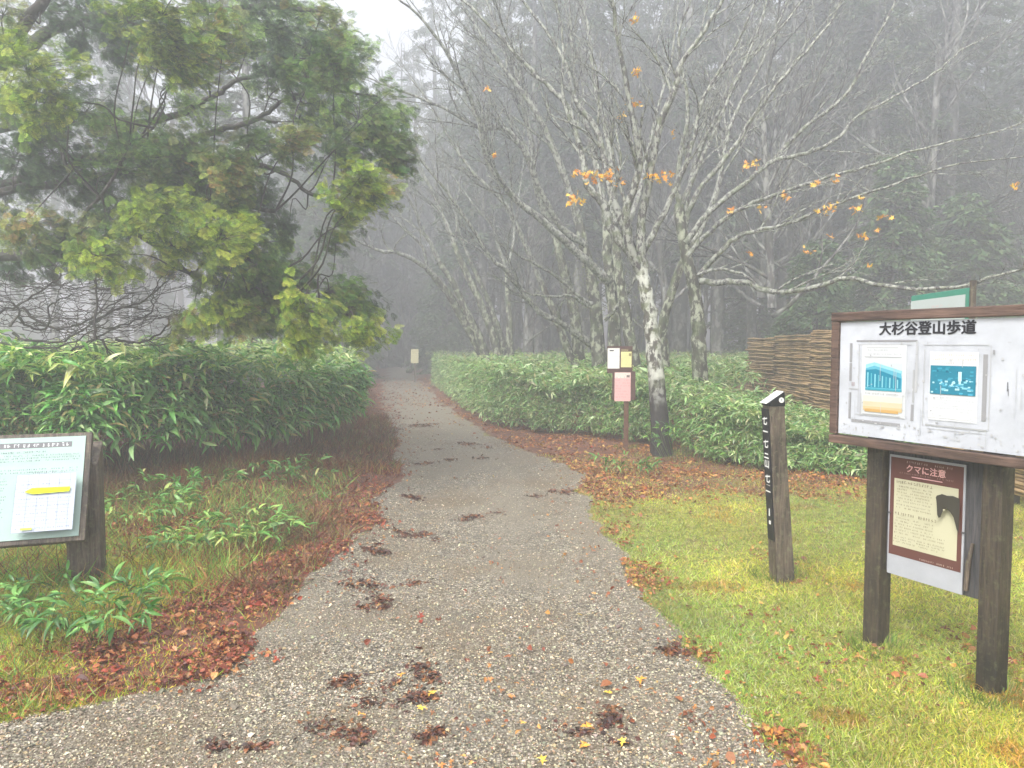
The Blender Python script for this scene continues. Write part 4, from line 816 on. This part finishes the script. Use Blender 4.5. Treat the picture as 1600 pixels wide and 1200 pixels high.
for (a_, b_, c_, d_), cc in [((-.10, 1.50, -.085, 1.60), TP), ((-.10, 1.40, -.085, 1.495), TP), ((-.10, 1.20, -.085, 1.34), TP), ((-.085, 1.375, -.065, 1.395), (.42, .38, .4)), ((-.10, 1.355, -.04, 1.362), ST_), ((-.08, 1.185, .20, 1.20), TP), ((-.06, 1.608, .28, 1.616), TP), ((.272, 1.36, .284, 1.61), TL),
                             ((.255, 1.22, .27, 1.30), TP), ((.26, 1.31, .27, 1.47), ST_), ((-.06, 1.225, .22, 1.229), TL), ((-.05, 1.59, .25, 1.594), TL), ((-.045, 1.24, -.04, 1.59), TL), ((.0, 1.575, .18, 1.579), TL), ((.31, 1.59, .62, 1.594), TL), ((.315, 1.20, .32, 1.57), TL), ((.33, 1.205, .62, 1.213), ST_), ((.34, 1.19, .60, 1.193), TL),
                             ((.595, 1.25, .615, 1.55), TP), ((.625, 1.21, .63, 1.59), TL), ((.635, 1.55, .645, 1.57), TP), ((.70, 1.39, .705, 1.43), (.2, .2, .22)), ((.705, 1.37, .708, 1.40), (.25, .25, .27))]: p.r(a_, b_, c_, d_, cc)
for k in range(170): u, v = rnd.uniform(-.15, .8), rnd.choice([rnd.uniform(1.115, 1.2), rnd.uniform(1.13, 1.62)]); q = rnd.uniform(.44, .60); p.r(u, v, u + rnd.uniform(.002, .014), v + rnd.uniform(.001, .012), (q, q * 1.01, q * 1.03))
for k in range(16): u = rnd.uniform(-.15, .8); v = rnd.uniform(1.2, 1.6); p.r(u, v - rnd.uniform(.05, .3) * .5, u + .0025, v, (.52, .54, .56))
on(p).build('tape_marks', T)
p = Pr()   # left poster
p.r(-.025, 1.225, .225, 1.59, (.66, .69, .70)); p.line(.0, .12, 1.565, .013, (.45, .47, .5)); p.line(-.0, .19, 1.545, .010, (.5, .52, .55)); p.r(-.01, 1.528, .2, 1.531, (.45, .45, .48))
A = (.015, .24, .36); B = (.12, .45, .58); C_ = (.30, .62, .70)
p.r(.0, 1.365, .205, 1.50, (.60, .68, .72)); p.poly([(.0, 1.365), (.205, 1.365), (.205, 1.42), (.20, 1.455), (.05, 1.495), (.0, 1.478)], B); p.poly([(.0, 1.372), (.20, 1.372), (.20, 1.425), (.06, 1.468), (.0, 1.462)], A); p.poly([(.0, 1.49), (.05, 1.503), (.205, 1.462), (.205, 1.448), (.05, 1.485), (.0, 1.47)], C_)
for k in range(9): u = .01 + k * .021; p.r(u, 1.375, u + .007, 1.375 + .075 - .004 * k, (.10, .42, .52) if k % 2 else (.25, .6, .68))
p.r(.0, 1.358, .205, 1.368, (.05, .35, .45)); p.line(.0, .19, 1.342, .011, (.42, .40, .38))
p.r(-.01, 1.30, .21, 1.33, (.70, .68, .58)); p.r(-.01, 1.275, .21, 1.30, (.68, .58, .40)); p.r(-.01, 1.255, .21, 1.275, (.66, .50, .28)); p.r(.0, 1.247, .19, 1.262, (.60, .38, .14)); p.r(-.012, 1.232, .20, 1.236, (.5, .5, .5)); p.r(-.03, 1.222, -.022, 1.34, TL)
on(p).build('poster', T)
p = Pr()   # right poster
p.r(.345, 1.235, .575, 1.56, (.70, .72, .74)); p.line(.37, .55, 1.545, .010, (.62, .52, .42)); p.line(.36, .56, 1.525, .012, (.66, .56, .44)); p.line(.37, .55, 1.508, .008, (.6, .55, .5))
p.r(.352, 1.36, .567, 1.495, (.02, .22, .32))
for k in range(70):
    u, v = rnd.uniform(.352, .545), rnd.uniform(1.36, 1.485); lo_ = v < 1.425; cc = rnd.choice([(.08, .42, .60), (.25, .62, .78), (.45, .75, .85)] if lo_ else [(.01, .13, .22), (.03, .28, .38), (.05, .35, .5)]); p.r(u, v, u + rnd.uniform(.006, .022), v + rnd.uniform(.004, .01), cc)
p.r(.487, 1.425, .503, 1.468, (.55, .85, .92)); p.r(.49, 1.41, .50, 1.426, (.5, .8, .9))
for v in (1.345, 1.333, 1.32, 1.308, 1.296, 1.27, 1.258): p.line(.36, .56, v, .007, (.5, .52, .54), .7)
p.r(.35, 1.246, .57, 1.248, (.5, .5, .5)); on(p).build('poster', T)
# lower backing board and bear warning poster
g = Geo(); xs = [.06, .17, .28, .39, .564]
for k in range(4): g.box(((xs[k] + xs[k + 1]) / 2, .06 + .002 * (k % 2), .735 - .004 * k), ((xs[k + 1] - xs[k]) / 2 - .0012, .014, .325)); 
g.build('backing_board', M_wood_dark, T, False, .002)
g = Geo(); g.box((.273, .040, .712), (.198, .004, .312)); g.build('poster_plate', plain('plate_grey', (.38, .39, .42), .7, 8, .1, .05), T, False, .001)
p = Pr(); BRN = (.115, .045, .035); CRM = (.50, .48, .33); DK = (.17, .14, .10)
p.r(.083, .505, .462, 1.013, BRN); p.r(.105, .555, .440, .905, CRM); p.line(.17, .40, .997, .012, (.4, .28, .26))
p.r(.20, .922, .36, .926, (.7, .4, .4)); p.line(.13, .42, .938, .009, (.35, .2, .18), .8)
p.line(.12, .30, .890, .016, DK, .95)
for v in (.868, .853, .838, .823, .808, .793, .775, .760): p.line(.125, .31, v, .009, DK if v not in (.793, .775) else (.2, .18, .15), .75)
p.line(.12, .34, .728, .017, DK, .95)
for v in (.705, .69, .675, .66, .645, .63, .61, .598, .585): p.line(.125, .33 + .06 * (v < .66), v, .009, DK, .75)
# black bear silhouette, head to the left and down
BK = (.045, .04, .03)
p.poly([(.462, .865), (.43, .872), (.40, .868), (.375, .872), (.365, .866), (.350, .860), (.345, .85), (.348, .835), (.352, .80), (.355, .765), (.362, .752), (.372, .758), (.378, .78), (.385, .80), (.400, .805), (.42, .79), (.435, .77), (.445, .74), (.452, .715), (.462, .70)], BK)
p.r(.382, .793, .392, .799, (.55, .5, .35)); p.line(.27, .44, .525, .010, (.45, .35, .3), .9)
for V in p.g.V: V[:, 1] += .0362
p.build('poster', T)
text_mesh('title', 'クマに注意', .042, T, plain('pink_ink', (.75, .42, .40), .5, 20, .1, 0), (.272, .0345, .962), (rad(90), 0, 0), .03, sx=1.0)
g = Geo()
for u, v in ((.083, .72), (.467, .70)): g.box((u, .034, v), (.006, .004, .004))
g.build('screw', M_wood_dark, T, False)
g = Geo(); g.tube([[.515, .034, .66], [.50, .03, .56], [.492, .03, .43]], [.007, .012, .012], 6); g.build('broken_slat', M_wood_grey, T)

# sign peeking above the board
pA = P(1424, 540, 6.4); pB = P(1514, 540, 5.45); dv = pB - pA; Ls = float(np.linalg.norm(dv[:2])); rz = math.atan2(dv[1], dv[0])
T = empty('trail_sign', (pA[0], pA[1], 0), 'small white sign with a green edge on a pole, peeking above the notice board', 'sign', rz)
g = Geo(); g.box((Ls / 2, 0, 1.80), (Ls / 2, .012, .21)); g.build('panel', plain('sign_green', (.06, .28, .20), .45, 10, .1, .05), T, False, .003)
p = Pr(); p.r(.0, 1.61, Ls - .045, 1.965, (.50, .56, .55)); p.poly([(Ls * .75, 1.82), (Ls * .9, 1.83), (Ls * .88, 1.86), (Ls * .8, 1.87)], (.7, .35, .15)); 
for k in range(3): p.r(Ls * (.34 + .09 * k), 1.80, Ls * (.34 + .09 * k) + .03, 1.835, (.2, .2, .22))
p.line(Ls * .4, Ls * .7, 1.90, .02, (.7, .45, .42), .7)
for V in p.g.V: V[:, 1] -= .013
p.build('print', T)
g = Geo(); g.tube([[Ls + .03, .0, -.05], [Ls + .03, 0, 2.06]], [.022, .022], 10); g.build('pole', M_wood_grey, T)

# ---------------------------------------------------------------- marker post
q = G0(1222, 906); T = empty('marker_post', (q[0], q[1], float(hgt(q[0], q[1]))), 'leaning square grey wooden trail marker with a black and white slanted cap', 'trail marker', rad(6))
Hm = 1.26; shx = -.09
def shear(V): V = np.array(V, float); V[:, 0] += shx * np.clip(V[:, 2], -.1, 2) / Hm; return V
g = Geo(); W2 = .052; zs = np.linspace(-.06, Hm - .07, 16); V = []
for z in zs:
    for (x, y) in ((-W2, -W2), (W2, -W2), (W2, W2), (-W2, W2)): kk = 1 + .18 * max(0, 1 - z / .9); V.append([x * kk * (1 + .05 * rnd.random()), y * kk * (1 + .05 * rnd.random()), z])
F = [[4 * a_ + b_, 4 * a_ + (b_ + 1) % 4, 4 * a_ + 4 + (b_ + 1) % 4, 4 * a_ + 4 + b_] for a_ in range(15) for b_ in range(4)] + [[60, 61, 62, 63]]
g.add(shear(V), F); g.build('post', M_wood_grey, T, False, .006)
g = Geo(); c0 = Hm - .07; W3 = .056
V = [(-W3, -W3, c0), (W3, -W3, c0), (W3, W3, c0), (-W3, W3, c0), (-W3, -W3, c0 + .022), (W3, -W3, c0 + .095), (W3, W3, c0 + .095), (-W3, W3, c0 + .022)]
g.add(shear(V), [[3, 2, 1, 0], [0, 1, 5, 4], [1, 2, 6, 5], [2, 3, 7, 6], [3, 0, 4, 7], [4, 5, 6, 7]]); cap = g.build('cap', plain('cap_black', (.015, .015, .017), .4, 20, .1, 0), T, False, .002)
g = Geo(); e = .006; V = [(-W3 - .016, -W3 + e, c0 + .0155), (W3 - .006, -W3 + e, c0 + .0935), (W3 - .006, W3 - e, c0 + .0935), (-W3 - .016, W3 - e, c0 + .0155)]; V2 = [(x, y, z + .004) for x, y, z in V]
g.add(shear(V + V2), [[3, 2, 1, 0], [0, 1, 5, 4], [1, 2, 6, 5], [2, 3, 7, 6], [3, 0, 4, 7], [4, 5, 6, 7]]); g.build('cap_plate', INKW, cap, False)
g = Geo(); an = np.linspace(0, 2 * math.pi, 20, endpoint=False); V = [[.03, 0, c0 + .040]] + [[.03 + .018 * math.cos(a_), 0, c0 + .040 + .018 * math.sin(a_)] for a_ in an]; V = shear(V); V[:, 1] = -W3 - .002
g.add(V, [[0, i + 1, (i + 1) % 20 + 1] for i in range(20)]); g.build('number_disc', INKW, cap, False)
text_mesh('number', '1', .022, T, BLK, (.03 + shx * (c0 + .042) / Hm, -W3 - .0032, c0 + .042), (rad(90), 0, 0), .02)
g = Geo(); V = [(-W2 - .0125, y, z) for z in (.28, Hm - .09) for y in (-W2 + .006, W2 - .006)]; V += [(-W2 + .004, y, z) for z in (.28, Hm - .09) for y in (-W2 + .006, W2 - .006)]
g.add(shear(V), [[0, 1, 3, 2], [4, 6, 7, 5], [0, 2, 6, 4], [1, 5, 7, 3], [0, 4, 5, 1], [2, 3, 7, 6]]); plq = g.build('name_strip', plain('strip_black', (.02, .02, .022), .45, 20, .1, 0), T, False)
for ch, z in zip('七一七三山七二', (1.09, 1.01, .935, .86, .80, .70, .63)):
    text_mesh('lettering', ch, .075, T, INKW, (-W2 - .0138 + shx * z / Hm, 0, z), (rad(90), 0, rad(-90)), .03)
for z in (.47, .40):
    g = Geo(); g.box((-W2 - .0138 + shx * z / Hm, 0, z), (.0012, .012 if z < .45 else .006, .012 if z < .45 else .025)); g.build('lettering', INKW, T, False)

# ---------------------------------------------------------------- tilted sign at the left
rz = math.atan2(.34, .94)
q = (-2.80, 4.80); T = empty('information_sign', (q[0], q[1], float(hgt(*q))), 'tilted pale green information panel with a yellow marker stripe on a thick wooden post', 'sign', rz)
g = Geo(); W2 = .098
V = [(-W2, -W2, -.08), (W2, -W2, -.08), (W2, W2, -.08), (-W2, W2, -.08), (-W2, -W2, .78), (W2, -W2, .78), (W2, W2, .90), (-W2, W2, .90)]
g.add(V, [[3, 2, 1, 0], [0, 1, 5, 4], [1, 2, 6, 5], [2, 3, 7, 6], [3, 0, 4, 7], [4, 5, 6, 7]]); g.build('post', M_wood_grey, T, False, .01)
g = Geo(); V2 = [(x - 1.15, y, z) for x, y, z in V]; g.add(V2, [[3, 2, 1, 0], [0, 1, 5, 4], [1, 2, 6, 5], [2, 3, 7, 6], [3, 0, 4, 7], [4, 5, 6, 7]]); g.build('post', M_wood_grey, T, False, .01)
# panel: child frame tilted back
pc = bpy.data.objects.new('panel_mount', None)
tl = math.atan2(.37, .66)
Mt = Matrix.Translation((-.53, -.20, .66)) @ Matrix.Rotation(-tl, 4, 'X')
pw, ph = 1.18, .72
g = Geo(); g.box((0, .022, 0), (pw / 2, .022, ph / 2)); o = g.build('frame', M_wood_grey, T, False, .006); o.matrix_local = Mt
g = Geo(); g.box((0, -.003, 0), (pw / 2 - .035, .004, ph / 2 - .03)); pnl = g.build('panel', plain('panel_mint', (.38, .50, .46), .8, 5, .06, .03), T, False); pnl.matrix_local = Mt
p = Pr(); R_ = pw / 2 - .035; TP_ = ph / 2 - .03; GK = (.08, .11, .11)
p.r(-R_ + .04, TP_ - .072, R_ - .075, TP_ - .035, (.17, .17, .18))
for k in range(14): u = R_ - .12 - k * .052; p.line(u - .015, u + .015, TP_ - .053, .026, (.75, .78, .78), 1.0)
p.line(-R_ + .04, -R_ + .9, TP_ - .10, .014, GK); 
for v in (.125, .145, .165, .225, .245): p.line(-R_ + .04, R_ - .03, TP_ - v, .011, GK, .8)
for v in (.185,): p.line(-R_ + .04, R_ - .55, TP_ - v, .011, GK, .8)
for v in (.285, .30, .32, .345, .36, .40, .42, .44, .48, .50, .53, .56, .58): p.line(R_ - .75, R_ - .40, TP_ - v, .010, GK, .75)
tx0, tx1, ty0, ty1 = R_ - .345, R_ - .025, -TP_ + .025, TP_ - .27
p.r(tx0, ty0, tx1, ty1, (.44, .49, .55)); p.line(tx0 + .08, tx1 - .06, ty1 + .008, .012, (.2, .2, .22), .9)
for k in range(9): v = ty0 + (ty1 - ty0) * k / 8; p.r(tx0, v, tx1, v + .0016, (.30, .28, .42))
for k in (0, .2, .37, .55, .72, .9, 1): u = tx0 + (tx1 - tx0) * k; p.r(u, ty0, u + .0016, ty1, (.28, .30, .40))
for k in range(7): v = ty0 + (ty1 - ty0) * (k + .5) / 8; p.line(tx0 + .02, tx1 - .02, v, .009, (.15, .15, .3), .6)
vy = ty0 + (ty1 - ty0) * .70; p.poly([(tx0 + .05, vy - .006), (tx0 + .10, vy - .022), (tx1 - .03, vy - .016), (tx1 - .025, vy + .014), (tx1 - .1, vy + .016), (tx0 + .09, vy + .018)], (.62, .72, .02))
p.r(tx0 + .05, ty0 + .012, tx0 + .11, ty0 + .025, (.6, .68, .1))
for V in p.g.V: V[:, 1] -= .0073
o = p.build('print', T); o.matrix_local = Mt
bpy.data.objects.remove(pc)
g = Geo(); g.box((-.10, -.085, .55), (.06, .05, .11)); g.build('bracket', M_wood_grey, T, False, .006)

# ---------------------------------------------------------------- papers post and the far small sign
q = G0(978, 706); T = empty('papers_post', (q[0], q[1], float(hgt(q[0], q[1]))), 'thin brown post carrying white, yellow and pink laminated papers', 'sign', rad(-6))
g = Geo(); g.box((0.0, .02, .72), (.035, .022, .80)); g.build('post', plain('post_brown', (.13, .065, .04), .7, 25, .4, .4), T, False, .004)
g = Geo(); g.box((-.10, -.012, 1.33), (.185, .008, .20)); g.box((-.04, -.0115, .95), (.17, .008, .21)); g.build('board', plain('board_dark', (.10, .055, .045), .7, 20, .3, .2), T, False, .003)
p = Pr()
def paper(u0, v0, u1, v1, c, ink, n, head=True):
    p = Pr(); p.r(u0, v0, u1, v1, c); 
    for k in range(n): v = v1 - .03 - (v1 - v0 - .05) * k / n; p.line(u0 + .015, u1 - .02, v, (v1 - v0) / n * .42, ink, .6)
    for V in p.g.V: V[:, 1] -= .021
    return p
p = paper(-.28, 1.20, -.105, 1.50, (.72, .72, .68), (.42, .4, .4), 8); p.r(-.25, 1.455, -.19, 1.475, (.05, .05, .05), .0225); p.build('paper', T)
p = paper(-.085, 1.22, .07, 1.45, (.66, .64, .30), (.5, .45, .2), 7); p.r(.03, 1.385, .065, 1.425, (.25, .2, .08), .0225); p.r(-.08, 1.468, .02, 1.478, (.5, .46, .25), .0225); p.build('paper', T)
p = paper(-.175, .72, .06, 1.145, (.72, .42, .40), (.62, .22, .22), 9); p.r(-.17, 1.06, .055, 1.14, (.72, .62, .55), .0222); p.r(0.0, 1.07, .045, 1.105, (.15, .12, .1), .0226); p.line(-.16, -.02, 1.09, .04, (.55, .3, .28), .9); p.build('paper', T)
q = P(648, 560, 31); T = empty('small_sign', (q[0], q[1], 0), 'tiny misty yellowish sign post at the far end of the path', 'sign')
g = Geo(); g.box((0, .03, .66), (.04, .025, .72)); g.build('post', M_wood_grey, T, False, .005)
g = Geo(); g.box((0, -.005, 1.08), (.16, .01, .29)); g.build('panel', plain('sign_cream', (.62, .58, .34), .6, 10, .1, .1), T, False, .003)
p = Pr(); 
for k in range(6): p.line(-.11, .11, 1.28 - .08 * k, .035, (.35, .3, .2), .7)
for V in p.g.V: V[:, 1] -= .016
p.build('print', T)

# ---------------------------------------------------------------- haze
me = bpy.data.meshes.new('haze'); bx = Geo(); bx.box((0, 40, 14.0), (118, 84, 16.0))
m = bpy.data.materials.new('haze'); m.use_nodes = True; t = m.node_tree; t.nodes.clear(); o_ = t.nodes.new('ShaderNodeOutputMaterial'); v = t.nodes.new('ShaderNodeVolumePrincipled')
v.inputs['Color'].default_value = (.85, .87, .925, 1); v.inputs['Density'].default_value = HAZE; v.inputs['Anisotropy'].default_value = .3; t.links.new(v.outputs[0], o_.inputs['Volume'])
h = bx.build('haze', m, None, False); tag(h, kind='stuff')
